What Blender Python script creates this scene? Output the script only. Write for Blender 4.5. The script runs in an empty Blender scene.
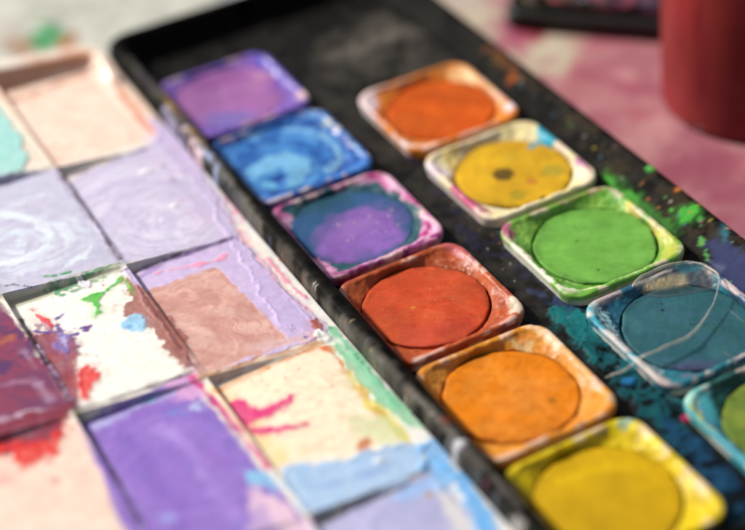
import bpy, math, numpy as np
from mathutils import Vector, Matrix
MM = 0.001
scene = bpy.context.scene
COL = scene.collection
RNG = np.random.default_rng(7)
TILT = math.radians(8.0)          # the lid is propped up towards its far side
LID_X = -18.9                     # hinge line of the lid
FLOOR_Z = -2.7
TABLE_Z = -15.0
ALB = 1.0

# ---------------------------------------------------------------- paint layers (mm, local to each surface)
PAINT = {
 'lid': [
  ('poly', 'f4dccb', [(-29.7, 104.0), (-4.5, 109.8), (4.2, 84.3), (-2.9, 67.2), (-28.0, 63.2), (-29.4, 83.5)], {'soft': 0.6, 'warp': 0.6}),
  ('noise', 'e8b498', 2.2, 0.62, 0.2, {'a': 0.35, 'box': [(-22.9, 117.6), (11.9, 102.9), (-6.2, 59.1), (-27.8, 63.9)]}),
  ('stroke', 'b5603a', [(-29.7, 99.4), (-24.5, 98.2), (-16.5, 100.6), (-6.4, 102.8), (-4.2, 101.9)], 1.3, {'soft': 0.8, 'warp': 0.5, 'a': 0.85}),
  ('stroke', 'e0a47e', [(-28.5, 104.6), (-16.8, 106.7), (-5.2, 107.3)], 4.2, {'soft': 1.0, 'a': 0.9}),  # far wall tan: paint, plus light through the plastic put into the colour
  ('stroke', 'c98560', [(-28.8, 99.5), (-28.1, 82.0), (-28.0, 64.0)], 1.4, {'soft': 0.8, 'a': 0.8}),
  ('stroke', 'a85a3a', [(-28.5, 79.3), (-28.2, 63.2)], 0.9, {'soft': 0.6, 'a': 0.8}),
  ('stroke', 'ea9070', [(-3.3, 90.2), (-3.9, 76.5), (-3.0, 69.2)], 1.4, {'soft': 0.8, 'a': 0.9}),
  ('stroke', 'e8b89a', [(-2.1, 94.5), (-2.8, 79.1)], 1.8, {'soft': 0.8, 'a': 0.7}),
  ('blob', '3c4048', (-1.9, 94.4), 0.7, 1.1, 0, {'soft': 0.4}),
  ('poly', 'f2e2d0', [(-41.4, 103.8), (-28.8, 99.5), (-28.0, 63.2), (-41.2, 60.9), (-53.6, 62.1)], {'soft': 0.4}),
  ('poly', '9edad4', [(-42.0, 101.5), (-31.3, 95.4), (-30.3, 86.4), (-30.4, 79.1), (-31.4, 74.8), (-34.1, 66.7), (-40.2, 64.0), (-53.6, 62.1)], {'soft': 0.3, 'warp': 1.0, 'ws': 3, 'h': 0.2}),
  ('swirl', 'c8ece6', (-35.3, 76.5), 1.7, 0.5, {'a': 0.6, 'box': [(-42.0, 101.5), (-31.3, 95.4), (-30.3, 86.4), (-30.4, 79.1), (-31.4, 74.8), (-34.1, 66.7), (-40.2, 64.0), (-53.6, 62.1)]}),
  ('poly', 'c5bcd9', [(-28.5, 58.8), (-6.2, 64.8), (2.6, 74.7), (3.4, 59.6), (-3.6, 23.2), (-28.8, 23.5)], {'soft': 0.4, 'warp': 0.5, 'h': 0.1}),
  ('swirl', 'dcd6ea', (-13.8, 38.1), 1.9, 0.5, {'a': 0.55, 'box': [(-28.5, 58.8), (-6.2, 64.8), (3.4, 59.6), (-3.6, 23.2), (-28.8, 23.5)]}),
  ('swirl', 'b0a4c8', (-13.8, 38.1), 2.9, 0.45, {'a': 0.3, 'box': [(-28.5, 58.8), (-6.2, 64.8), (3.4, 59.6), (-3.6, 23.2), (-28.8, 23.5)]}),
  ('noise', 'd8c0dc', 4, 0.55, 0.2, {'a': 0.5, 'box': [(-6.9, 68.9), (4.7, 73.8), (-1.8, 22.4), (-11.7, 24.8)]}),
  ('poly', 'c6c2da', [(-53.6, 62.1), (-39.7, 65.6), (-27.9, 63.1), (-28.6, 24.2), (-53.6, 22.8), (-65.6, 21.2)], {'soft': 0.4, 'warp': 0.4, 'h': 0.1}),
  ('swirl', 'e2ebf4', (-44.5, 39.5), 0.6, 0.5, {'a': 0.95, 'box': [(-53.0, 64.0), (-41.6, 63.3), (-33.7, 57.6), (-30.1, 35.0), (-35.0, 27.4), (-52.6, 26.0), (-64.7, 24.3)]}),
  ('swirl', 'a8b4d4', (-44.5, 39.5), 0.9, 0.6, {'a': 0.4, 'box': [(-53.0, 64.0), (-40.0, 64.8), (-28.6, 59.8), (-29.3, 26.0), (-52.6, 26.0), (-64.7, 24.3)]}),
  ('stroke', 'e6f0f6', [(-44.3, 51.4), (-40.6, 49.4), (-38.5, 44.9), (-37.7, 39.6), (-40.4, 35.2), (-45.9, 33.6), (-49.9, 34.1)], 1.7, {'soft': 0.9, 'warp': 0.9, 'h': 0.04, 'a': 0.8}),
  ('stroke', 'dfe9f4', [(-45.0, 44.9), (-42.7, 43.2), (-43.0, 39.1), (-45.3, 37.4)], 1.5, {'soft': 0.9, 'warp': 0.8, 'h': 0.04, 'a': 0.7}),
  ('stroke', 'e8eaf4', [(-41.2, 54.1), (-38.4, 53.6)], 0.7, {'soft': 0.3, 'warp': 0.5, 'h': 0.1}),
  ('swirl', 'eceaf6', (-13.4, 33.7), 1.1, 0.55, {'a': 0.5, 'warp': 0.7, 'box': [(-27.4, 57.0), (-6.5, 64.0), (2.7, 55.2), (-4.2, 24.3), (-27.8, 24.6)]}),
  ('stroke', 'b2a2cc', [(-26.6, 50.1), (-15.9, 52.0), (-7.1, 45.9), (-7.0, 33.0)], 1.2, {'soft': 0.9, 'warp': 0.8, 'a': 0.4}),
  ('stroke', 'e6e0f2', [(-25.8, 43.4), (-17.0, 43.7), (-11.9, 37.2), (-14.6, 28.1)], 1.0, {'soft': 0.7, 'warp': 0.8, 'a': 0.5}),
  ('blob', '5a4870', (-7.1, 54.9), 0.55, 0.8, 0, {'warp': 0.4, 'h': 0.1}),
  ('blob', '7a6890', (-7.2, 49.0), 0.35, 0.7, 0.6, {'warp': 0.3}),
  ('blob', '6a5880', (-9.1, 40.2), 0.3, 0.5, 0, {'warp': 0.3}),
  ('blob', 'f4f2ee', (-11.1, 39.6), 0.75, 0.6, 0, {'warp': 0.3, 'h': 0.2}),
  ('blob', 'f4f2ee', (-11.3, 54.5), 1.0, 0.5, 0, {'warp': 0.5, 'h': 0.2}),
  ('specks', ['f4f0f4', '8a7aa4', 'b8a8cc'], [(-10.1, 60.8), (0.9, 53.7), (-9.1, 36.0), (-14.3, 44.7)], 30, 0.1, 0.25, 3),
  ('poly', 'f0ebe4', [(3.0, 87.5), (5.2, 83.9), (-0.1, -76.1), (-7.4, -72.7), (-3.3, -15.9), (-0.4, 42.9)], {'soft': 0.2}),
  ('poly', 'c9b9dc', [(-1.5, 76.5), (1.6, 67.7), (-2.4, 36.4), (-3.7, 16.9), (-3.6, -0.6), (-0.8, -12.6), (-4.9, -14.1), (-9.7, -7.8), (-7.0, 16.0), (-3.9, 40.1), (-4.5, 63.1)], {'soft': 0.3, 'warp': 0.9, 'ws': 3, 'h': 0.12}),
  ('stroke', 'f0a2b6', [(1.8, 55.4), (1.3, 46.0), (0.5, 37.1), (-0.5, 28.0)], 1.0, {'soft': 0.4, 'warp': 1.0, 'ws': 2.5, 'a': 0.9}),
  ('stroke', 'f4b8c4', [(-2.9, 28.7), (-3.7, 14.5), (-4.2, 1.9), (-2.2, -6.3)], 1.1, {'soft': 0.5, 'warp': 0.7, 'a': 0.8}),
  ('stroke', 'e78aa6', [(-1.9, 13.7), (-1.9, 3.8), (-1.4, -0.9)], 0.7, {'soft': 0.3, 'warp': 0.6, 'a': 0.8, 'h': 0.1}),
  ('blob', 'e58fb0', (-1.2, -1.7), 1.0, 0.6, -0.8, {'warp': 0.4, 'h': 0.15}),
  ('stroke', 'c9a8d8', [(1.8, 53.3), (0.3, 31.8), (0.3, 3.9)], 0.6, {'soft': 0.6, 'warp': 0.3, 'a': 0.5}),
  ('blob', 'b94a2c', (1.6, 14.1), 1.6, 0.45, 1.0, {'warp': 0.5, 'h': 0.1}),
  ('blob', 'c2452f', (1.6, 16.9), 0.8, 0.4, 1.0, {'warp': 0.4}),
  ('blob', '5a4c38', (1.1, 8.5), 0.8, 0.5, 1.0, {'warp': 0.4}),
  ('blob', '98a06a', (1.3, 5.3), 0.7, 0.5, 1.0, {'warp': 0.4}),
  ('blob', 'd8c8e4', (2.7, 80.8), 1.4, 0.8, 0, {'warp': 0.6}),
  ('stroke', 'ece8f4', [(2.6, 82.4), (2.2, 65.0), (1.0, 51.3)], 0.7, {'soft': 0.3, 'warp': 0.8}),
  ('poly', 'c6b2da', [(-29.0, 22.0), (-4.4, 23.6), (-3.4, -14.1), (-29.5, -16.0), (-29.7, 12.0)], {'soft': 0.3, 'warp': 0.5, 'h': 0.12}),
  ('swirl', 'd8c6e6', (-11.0, 26.5), 0.9, 0.55, {'a': 0.5, 'box': [(-29.0, 22.0), (-4.4, 23.6), (-4.6, 11.8), (-27.3, 12.7)]}),
  ('stroke', 'ee9ab8', [(-23.8, 19.6), (-21.1, 19.1), (-16.7, 18.1), (-11.4, 17.4), (-7.9, 18.6)], 0.8, {'soft': 0.3, 'warp': 0.7, 'h': 0.1}),
  ('stroke', 'a68cc0', [(-26.7, 19.6), (-19.8, 22.2), (-13.9, 22.0), (-7.3, 23.2)], 0.9, {'soft': 0.5, 'warp': 0.5, 'a': 0.7}),
  ('poly', 'cd988c', [(-28.9, 14.1), (-24.0, 13.8), (-17.3, 14.1), (-12.3, 15.1), (-12.0, 11.0), (-10.9, -1.6), (-10.1, -12.9), (-31.2, -18.0), (-10.9, -12.4), (-28.9, -15.6)], {'soft': 0.15, 'warp': 0.35, 'ws': 1.5, 'h': -0.06}),
  ('poly', 'cf9c90', [(-29.0, 14.6), (-12.6, 15.4), (-10.5, -11.2), (-29.0, -15.9)], {'soft': 0.15, 'warp': 0.5, 'ws': 1.5, 'h': -0.02}),
  ('swirl', 'ecc6ba', (-27.6, -4.8), 1.5, 0.42, {'a': 0.7, 'warp': 1.2, 'box': [(-28.8, 14.1), (-12.7, 15.1), (-10.7, -11.1), (-28.9, -15.6)]}),
  ('noise', 'b47c74', 3.2, 0.52, 0.3, {'a': 0.5, 'box': [(-28.8, 14.1), (-12.7, 15.1), (-10.7, -11.1), (-28.9, -15.6)]}),
  ('noise', 'dab4aa', 3, 0.62, 0.25, {'a': 0.6, 'box': [(-28.8, 14.1), (-12.7, 15.1), (-10.7, -11.1), (-28.9, -15.6)]}),
  ('stroke', 'dcbba8', [(-30.4, -15.9), (-17.5, -15.7), (-4.8, -15.5)], 1.6, {'soft': 0.6, 'warp': 0.5, 'a': 0.9}),
  ('stroke', 'd8b4b4', [(-16.8, -12.0), (-10.0, -12.8), (-5.1, -13.3)], 2.0, {'soft': 0.5, 'warp': 0.9, 'a': 0.8}),
  ('poly', 'a95846', [(-4.0, -8.9), (-2.5, -8.5), (-2.4, -10.3), (-3.1, -12.1), (-4.3, -12.9), (-5.4, -14.5), (-6.5, -14.7), (-4.9, -12.7)], {'soft': 0.2, 'warp': 0.4, 'ws': 1.2, 'h': 0.1}),
  ('blob', '5a5a98', (-6.9, -12.9), 0.4, 0.35, 0, {}),
  ('blob', 'f6f4f0', (-3.8, -14.2), 1.3, 1.6, 0, {'warp': 0.5, 'h': 0.2}),
  ('specks', ['9a4a3a', '7a6aa0', 'e8d8d8'], [(-8.0, -8.6), (-1.3, -9.9), (-4.1, -15.5), (-12.6, -14.0)], 14, 0.12, 0.3, 5),
  ('poly', 'f3f0e7', [(-52.4, 21.6), (-29.5, 23.8), (-30.1, -14.4), (-52.1, -15.5)], {'soft': 0.3}),
  ('poly', 'b9b79a', [(-54.4, 23.2), (-41.7, 22.9), (-29.3, 24.5), (-29.3, 22.2), (-52.5, 20.2)], {'soft': 0.6, 'a': 0.8}),  # bare step face of the white well, its shade and green reflection painted in
  ('noise', '6f9a70', 1.3, 0.6, 0.06, {'a': 0.8, 'box': [(-45.7, 22.9), (-28.8, 25.8), (-29.8, 20.9), (-43.8, 19.8)]}),
  ('poly', '5cbb46', [(-39.9, 16.5), (-37.9, 17.4), (-35.6, 17.1), (-32.5, 18.7), (-30.4, 20.0), (-30.3, 18.8), (-32.9, 17.7), (-35.6, 16.0), (-37.0, 14.4), (-37.6, 12.2), (-37.6, 10.7), (-39.3, 10.5), (-38.4, 12.9), (-38.8, 14.9)], {'soft': 0.12, 'warp': 0.35, 'ws': 1.2, 'h': 0.1}),
  ('stroke', '6aa87c', [(-43.6, 20.7), (-42.1, 21.5), (-40.4, 21.7), (-39.2, 22.1)], 0.55, {'soft': 0.15, 'warp': 0.6, 'ws': 1}),
  ('stroke', '5f9e72', [(-43.7, 25.6), (-41.2, 25.1), (-38.8, 25.1)], 0.5, {'soft': 0.15, 'warp': 0.5, 'ws': 1}),
  ('stroke', '6aa87c', [(-36.9, 22.9), (-35.0, 23.6), (-33.9, 23.9)], 0.6, {'soft': 0.15, 'warp': 0.5, 'ws': 1}),
  ('blob', '6aa87c', (-42.2, 19.9), 0.5, 0.35, 0, {'warp': 0.2}),
  ('stroke', '4a3a44', [(-51.4, 25.8), (-49.7, 25.7), (-48.7, 24.3), (-47.4, 23.6)], 0.4, {'soft': 0.15, 'warp': 0.5, 'ws': 1}),
  ('poly', 'e5e0ea', [(-38.7, 23.0), (-37.2, 23.8), (-37.0, 22.2), (-36.0, 21.0), (-37.1, 19.6), (-37.9, 20.8)], {'soft': 0.15, 'warp': 0.5, 'ws': 0.8, 'h': 0.15}),
  ('poly', 'a3645a', [(-29.8, 20.1), (-29.8, 17.1), (-31.2, 12.6), (-34.1, 11.0), (-35.1, 7.8), (-33.8, 3.0), (-31.6, 2.0), (-31.5, -8.9), (-30.1, -14.8), (-26.3, -0.4), (-28.0, 11.1)], {'soft': 0.2, 'warp': 0.8, 'ws': 1.5, 'h': 0.08}),
  ('stroke', '6fae48', [(-30.5, 19.7), (-30.1, 16.5), (-30.9, 13.9)], 0.7, {'soft': 0.3, 'warp': 0.6, 'ws': 1, 'a': 0.8}),
  ('stroke', '7a4640', [(-28.8, 14.4), (-29.0, 2.9), (-29.4, -11.8)], 1.0, {'soft': 0.6, 'warp': 0.6, 'a': 0.7}),
  ('poly', '9fd0ee', [(-35.9, 6.1), (-33.7, 7.2), (-31.9, 6.7), (-31.5, 5.1), (-32.4, 2.4), (-33.9, 1.7), (-35.2, 2.4), (-36.0, 4.0)], {'soft': 0.25, 'warp': 0.6, 'ws': 1.5, 'h': 0.06}),
  ('blob', '5a9ad4', (-35.0, 4.1), 0.8, 0.5, 0.5, {'soft': 0.4, 'a': 0.7}),
  ('poly', '8c3b52', [(-52.4, 12.2), (-51.1, 10.3), (-47.9, 9.5), (-47.2, 7.1), (-45.3, 6.9), (-45.6, 2.9), (-46.0, 0.4), (-47.5, -1.6), (-48.5, -5.0), (-48.7, -7.5), (-52.4, -14.5), (-53.0, -9.3), (-52.7, 3.5)], {'soft': 0.2, 'warp': 0.9, 'ws': 1.3, 'h': 0.08}),
  ('noise', 'a84a4a', 2, 0.55, 0.15, {'a': 0.7, 'box': [(-51.6, 11.2), (-45.6, 6.3), (-46.5, -0.7), (-50.1, -9.4), (-52.7, -8.2)]}),
  ('stroke', '6a4a8e', [(-52.4, 12.2), (-49.9, 10.4), (-46.9, 9.0), (-44.0, 8.4), (-41.2, 7.5)], 0.5, {'soft': 0.15, 'warp': 0.6, 'ws': 1.2}),
  ('stroke', '75559a', [(-46.6, 8.9), (-46.3, 11.2), (-46.0, 12.8), (-43.9, 14.3)], 0.6, {'soft': 0.2, 'warp': 0.6, 'ws': 1.2}),
  ('stroke', '75559a', [(-46.5, 9.5), (-46.6, 6.8), (-44.7, 6.6), (-42.4, 6.9)], 0.55, {'soft': 0.2, 'warp': 0.6, 'ws': 1.2}),
  ('poly', '8474b4', [(-47.0, 7.7), (-45.5, 7.0), (-46.6, 3.4), (-48.5, 0.2), (-48.4, 2.8), (-49.4, 4.3)], {'soft': 0.3, 'warp': 0.7, 'ws': 1.2, 'h': 0.08}),
  ('stroke', 'c0b4d8', [(-47.1, 6.3), (-47.4, 3.8)], 0.6, {'soft': 0.3, 'warp': 0.5, 'ws': 1}),
  ('poly', 'e2303c', [(-49.1, 18.1), (-48.4, 16.0), (-47.3, 13.4), (-46.9, 10.7), (-47.8, 10.5), (-48.9, 13.4), (-49.3, 16.1)], {'soft': 0.12, 'warp': 0.4, 'ws': 1.2, 'h': 0.1}),
  ('stroke', 'd9607a', [(-48.7, 15.1), (-47.8, 12.1)], 0.4, {'soft': 0.2, 'warp': 0.3, 'a': 0.7}),
  ('noise', '9a6a84', 0.9, 0.66, 0.05, {'a': 0.8, 'box': [(-52.1, 14.2), (-50.0, 14.6), (-46.4, 9.5), (-47.9, 7.4), (-51.8, 10.6)]}),
  ('poly', 'de2f2c', [(-47.5, -4.2), (-46.3, -3.7), (-46.1, -5.1), (-44.8, -3.8), (-45.1, -5.6), (-44.4, -6.2), (-46.1, -8.7), (-47.9, -10.4), (-49.7, -13.3), (-50.4, -11.7), (-49.2, -7.3)], {'soft': 0.15, 'warp': 0.6, 'ws': 1.0, 'h': 0.1}),
  ('specks', ['c8607a', '8a6aa0', '6aa060', 'd87060'], [(-40.0, 27.8), (-28.0, 11.2), (-33.9, -3.5), (-45.4, -3.2), (-47.9, 16.6)], 36, 0.1, 0.3, 8),
  ('stroke', '4a2838', [(-52.1, 15.7), (-52.3, -1.6), (-52.2, -14.8)], 1.5, {'soft': 0.7, 'warp': 0.4, 'a': 0.9}),
  ('stroke', 'b9a0c4', [(-51.8, 7.1), (-52.0, 1.2), (-51.9, -4.1)], 0.45, {'soft': 0.2, 'warp': 0.5, 'ws': 1, 'h': 0.15}),
  ('stroke', 'b08ab0', [(-52.1, -1.7), (-52.1, -8.9), (-52.2, -12.1)], 0.45, {'soft': 0.2, 'warp': 0.5, 'ws': 1, 'h': 0.15}),
  ('poly', '7b4062', [(-69.7, 19.6), (-54.0, 21.6), (-53.4, 16.3), (-52.5, -14.6), (-65.9, -15.2), (-79.8, -15.9)], {'soft': 0.4, 'warp': 0.5}),
  ('noise', '934058', 3, 0.5, 0.15, {'a': 0.7, 'box': [(-65.6, 21.2), (-54.2, 20.9), (-52.8, -14.5), (-75.3, -12.3)]}),
  ('noise', '5a3468', 3, 0.58, 0.12, {'a': 0.8, 'box': [(-65.6, 21.2), (-54.2, 20.9), (-52.9, 1.9), (-72.3, -1.8)]}),
  ('blob', 'c0703a', (-57.3, 9.5), 1.4, 0.9, 0.4, {'soft': 0.8, 'warp': 0.6, 'a': 0.8}),
  ('stroke', 'c9b4c8', [(-65.6, -12.7), (-61.9, -12.7), (-58.7, -12.8), (-56.6, -13.8)], 1.1, {'soft': 0.6, 'warp': 0.6, 'ws': 1.5, 'a': 0.8, 'h': 0.1}),
  ('stroke', 'b99ab4', [(-55.7, -5.8), (-55.6, -8.7), (-55.7, -10.5)], 1.1, {'soft': 0.6, 'warp': 0.6, 'a': 0.7}),
  ('stroke', 'a87a98', [(-61.9, -3.0), (-59.3, -3.2), (-56.1, -3.7)], 0.7, {'soft': 0.4, 'warp': 0.8, 'a': 0.6}),
  ('stroke', 'b08aa4', [(-55.0, 4.6), (-54.7, 1.1), (-54.6, -0.9)], 0.8, {'soft': 0.5, 'warp': 0.6, 'a': 0.6}),
  ('poly', 'ecd6c6', [(-79.8, -15.9), (-65.5, -14.0), (-52.9, -15.7), (-53.7, -48.1), (-58.6, -52.0), (-86.2, -38.8)], {'soft': 0.4}),
  ('noise', 'f0c8b8', 4, 0.55, 0.2, {'a': 0.5, 'box': [(-73.1, -16.2), (-52.9, -15.7), (-53.7, -48.1), (-80.8, -41.5)]}),
  ('poly', '8a3a4c', [(-71.2, -9.9), (-65.1, -12.7), (-51.7, -12.9), (-55.4, -18.7), (-57.2, -20.7), (-64.3, -20.9), (-74.0, -19.2)], {'soft': 0.4, 'warp': 0.8}),
  ('poly', 'da2f2a', [(-68.0, -16.9), (-64.6, -17.6), (-61.5, -19.5), (-58.6, -20.4), (-55.4, -17.9), (-56.9, -20.8), (-58.6, -23.4), (-59.6, -24.7), (-62.1, -24.3), (-63.5, -24.7), (-65.0, -24.5), (-65.3, -22.9), (-65.7, -20.1), (-68.6, -18.6)], {'soft': 0.35, 'warp': 1.0, 'ws': 1.6, 'h': 0.08}),
  ('stroke', 'c8a0ac', [(-63.2, -16.5), (-60.6, -16.8), (-59.0, -16.7)], 1.2, {'soft': 0.7, 'warp': 0.6, 'a': 0.6}),
  ('blob', 'c98a78', (-61.5, -30.3), 0.8, 0.8, 0, {'soft': 0.5, 'a': 0.7}),
  ('blob', 'c0b0a8', (-56.9, -30.6), 0.7, 0.6, 0, {'soft': 0.5, 'a': 0.6}),
  ('blob', 'e8a8a0', (-68.9, -26.2), 1.8, 1.6, 0, {'soft': 1, 'a': 0.6}),
  ('specks', ['c89080', 'd8a898'], [(-66.4, -22.1), (-55.7, -21.5), (-55.9, -40.6), (-69.6, -36.8)], 16, 0.15, 0.35, 15),
  ('poly', '9072c2', [(-52.7, -17.0), (-31.2, -14.6), (-28.9, -58.6), (-34.8, -63.4), (-55.8, -53.3), (-55.0, -38.4)], {'soft': 0.4, 'warp': 0.4}),
  ('noise', 'a070c4', 6, 0.52, 0.4, {'a': 0.5, 'box': [(-51.7, -20.4), (-33.6, -16.7), (-32.2, -54.5), (-54.4, -54.0)]}),
  ('noise', '8068be', 5, 0.56, 0.35, {'a': 0.5, 'box': [(-51.7, -20.4), (-31.4, -16.1), (-32.2, -54.5), (-54.4, -54.0)]}),
  ('swirl', 'a98cd8', (-39.4, -34.8), 0.8, 0.5, {'a': 0.45, 'warp': 1.2, 'box': [(-51.0, -20.7), (-33.0, -17.5), (-30.7, -55.2), (-54.4, -54.0)]}),
  ('stroke', '7a5cb4', [(-47.1, -22.5), (-46.4, -34.3), (-46.9, -50.1)], 2.2, {'soft': 1.6, 'warp': 1.5, 'a': 0.5}),
  ('stroke', 'b59ae0', [(-40.0, -22.9), (-38.9, -37.8), (-38.7, -51.4)], 1.6, {'soft': 1.4, 'warp': 1.4, 'a': 0.5}),
  ('poly', 'd9a6d4', [(-35.8, -15.0), (-30.6, -14.2), (-30.1, -20.1), (-33.2, -21.2), (-35.7, -19.4)], {'soft': 0.8, 'warp': 1.0, 'a': 0.9}),
  ('stroke', 'b7b4e0', [(-51.1, -19.5), (-43.4, -17.7), (-34.6, -16.8)], 1.3, {'soft': 0.6, 'warp': 0.8, 'a': 0.8}),
  ('blob', 'c8d4ee', (-33.2, -22.4), 1.6, 1.2, 0.4, {'soft': 0.8, 'warp': 1, 'a': 0.8}),
  ('blob', '6888cc', (-36.8, -22.0), 1.6, 0.9, -0.4, {'soft': 0.6, 'warp': 1, 'a': 0.7}),
  ('blob', '68a8c8', (-39.1, -17.2), 1.4, 0.6, -0.3, {'soft': 0.5, 'warp': 0.6, 'a': 0.8}),
  ('stroke', 'd2508e', [(-30.5, -14.9), (-29.4, -25.4), (-29.0, -36.8), (-28.7, -42.6)], 1.1, {'soft': 0.5, 'warp': 0.6}),
  ('stroke', 'a894d8', [(-51.9, -20.9), (-52.1, -34.4), (-53.0, -48.5)], 1.0, {'soft': 0.5, 'warp': 0.6, 'a': 0.8}),
  ('blob', '8cc0e0', (-31.6, -44.1), 1.6, 1.4, 0.8, {'soft': 0.6, 'warp': 0.8, 'a': 0.8}),
  ('blob', '9aa0dc', (-48.4, -46.8), 1.6, 1.2, 0, {'soft': 0.7, 'a': 0.7}),
  ('stroke', '7a3c78', [(-30.1, -19.8), (-29.7, -33.6)], 0.6, {'soft': 0.4, 'a': 0.6}),
  ('poly', 'f5e3c9', [(-29.3, -18.0), (-4.8, -15.5), (-4.1, -54.2), (-27.5, -56.7), (-28.2, -34.3)], {'soft': 0.35}),
  ('poly', 'f3d49a', [(-28.7, -19.5), (-25.0, -21.2), (-23.9, -44.9), (-27.1, -44.8), (-28.6, -31.2)], {'soft': 1.2, 'warp': 0.8, 'a': 0.8}),
  ('stroke', 'e0853c', [(-28.4, -19.7), (-27.7, -22.5), (-26.3, -18.5), (-17.9, -17.5), (-5.1, -16.1)], 0.7, {'soft': 0.5, 'warp': 0.5, 'a': 0.9}),
  ('poly', 'e2763a', [(-5.6, -16.6), (-3.1, -17.2), (-4.0, -22.5), (-4.2, -27.0), (-5.0, -25.0), (-5.1, -20.3)], {'soft': 0.6, 'warp': 0.7, 'a': 0.95}),
  ('poly', 'd92c7c', [(-27.5, -23.4), (-25.6, -22.6), (-24.2, -23.8), (-24.0, -26.4), (-22.6, -27.8), (-19.9, -26.9), (-16.3, -26.7), (-17.2, -28.1), (-19.2, -29.1), (-23.0, -30.0), (-24.9, -29.6), (-26.9, -31.1), (-22.5, -33.1), (-17.2, -34.6), (-18.3, -35.6), (-22.1, -35.1), (-27.1, -33.0), (-27.7, -30.7), (-28.1, -27.4)], {'soft': 0.25, 'warp': 0.5, 'ws': 1.3, 'h': 0.08}),
  ('poly', 'e06a9a', [(-26.9, -25.3), (-25.0, -25.6), (-25.7, -28.5), (-27.0, -28.4)], {'soft': 0.5, 'warp': 0.5, 'a': 0.4}),
  ('poly', '98cda8', [(-2.9, -15.5), (-1.5, -19.1), (-0.6, -30.9), (0.6, -40.2), (-0.1, -45.1), (-1.9, -43.3), (-4.6, -35.6), (-4.3, -25.8)], {'soft': 0.4, 'warp': 0.7, 'ws': 2, 'h': 0.12}),
  ('stroke', '7cc49c', [(-1.2, -12.7), (-1.0, -20.3), (-1.3, -31.6), (-1.1, -38.5)], 1.3, {'soft': 0.5, 'warp': 0.6, 'a': 0.9, 'h': 0.1}),
  ('stroke', 'e2cf6a', [(-4.8, -26.7), (-5.8, -34.0), (-4.7, -38.3), (-4.0, -43.3), (-4.2, -47.3)], 1.7, {'soft': 0.7, 'warp': 0.9, 'a': 0.9}),
  ('stroke', 'd8b04a', [(-4.8, -30.1), (-5.4, -35.8), (-4.7, -38.3)], 0.8, {'soft': 0.4, 'warp': 0.7, 'a': 0.8}),
  ('poly', 'c8d8a0', [(-9.9, -36.4), (-6.2, -38.6), (-3.9, -44.4), (-6.8, -47.1), (-11.4, -41.9)], {'soft': 1.2, 'warp': 1.2, 'a': 0.6}),
  ('blob', 'c87a4a', (-11.4, -44.4), 1.7, 0.9, 0.5, {'soft': 0.4, 'warp': 0.7, 'a': 0.9}),
  ('poly', '9fbfe2', [(-26.8, -42.7), (-23.2, -44.0), (-18.4, -46.2), (-14.9, -45.9), (-7.9, -46.6), (-2.5, -49.2), (-5.1, -54.9), (-12.0, -56.5), (-28.0, -56.3), (-28.3, -47.8)], {'soft': 0.3, 'warp': 0.8, 'ws': 2, 'h': 0.15}),
  ('noise', 'b4cce8', 3, 0.5, 0.2, {'a': 0.6, 'box': [(-26.5, -42.9), (-2.9, -50.0), (-5.6, -54.6), (-27.7, -55.6)]}),
  ('stroke', '88a8d4', [(-25.6, -50.1), (-18.5, -51.5), (-9.0, -51.1)], 0.9, {'soft': 0.5, 'warp': 0.8, 'a': 0.6}),
  ('blob', 'd8dce0', (-11.6, -49.4), 0.9, 0.8, 0, {'warp': 0.4, 'h': 0.2}),
  ('poly', '7eb4e6', [(-2.5, -48.1), (1.1, -47.8), (0.5, -53.6), (-1.4, -59.6), (-5.2, -59.7), (-5.6, -54.6)], {'soft': 0.5, 'warp': 1.0, 'ws': 2, 'h': 0.12}),
  ('poly', '8cc8e8', [(-32.6, -42.0), (-29.4, -43.5), (-28.3, -47.8), (-30.8, -50.4), (-32.6, -44.8)], {'soft': 0.7, 'warp': 1, 'a': 0.7}),
  ('noise', 'd8c8a8', 1.8, 0.62, 0.1, {'a': 0.5, 'box': [(-16.2, -21.5), (-4.4, -24.6), (-5.0, -43.9), (-22.0, -43.0)]}),
  ('specks', ['c08060', 'd8a060', 'b04a60'], [(-22.8, -18.5), (-5.4, -20.0), (-5.1, -42.1), (-21.6, -40.3)], 22, 0.12, 0.35, 21),
  ('poly', 'b6b3d4', [(-28.1, -57.7), (-5.4, -55.8), (-1.9, -79.0), (-31.1, -70.0)], {'soft': 0.4, 'warp': 0.5}),
  ('noise', 'a2a4cc', 4, 0.5, 0.2, {'a': 0.6, 'box': [(-28.1, -57.7), (-5.4, -55.8), (-1.9, -79.0), (-31.1, -70.0)]}),
  ('poly', 'd8d4d4', [(-6.3, -58.7), (-5.1, -62.0), (-4.5, -74.1), (-8.8, -72.0)], {'soft': 0.5, 'warp': 0.7, 'a': 0.9}),
  ('poly', '6fb2ea', [(-2.3, -54.5), (0.8, -59.3), (-0.7, -68.1), (-2.4, -73.8), (-5.0, -71.2), (-3.4, -61.4)], {'soft': 0.5, 'warp': 0.9, 'h': 0.1}),
  ('poly', '94bce8', [(-13.1, -58.2), (-5.1, -56.0), (-3.6, -60.0), (-9.6, -60.4)], {'soft': 0.7, 'warp': 0.9, 'a': 0.8}),
  ('blob', 'b98a4a', (-7.7, -60.2), 0.7, 0.6, 0, {'soft': 0.3}),
  ('poly', 'e4c4d8', [(-32.8, -46.2), (-28.4, -57.6), (-33.3, -64.1), (-41.8, -60.0)], {'soft': 0.6, 'warp': 0.8}),
  ('poly', '8e7ac8', [(-48.1, -57.0), (-32.8, -48.9), (-34.8, -63.4)], {'soft': 0.8, 'warp': 0.8, 'a': 0.5}),
  ('stroke', '57446e', [(-28.6, 61.6), (-22.4, 61.6), (-7.9, 63.6)], 0.8, {'soft': 0.6, 'a': 0.9, 'warp': 0.3}),  # dark lines along the well steps, from here on: grime and painted shade
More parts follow.
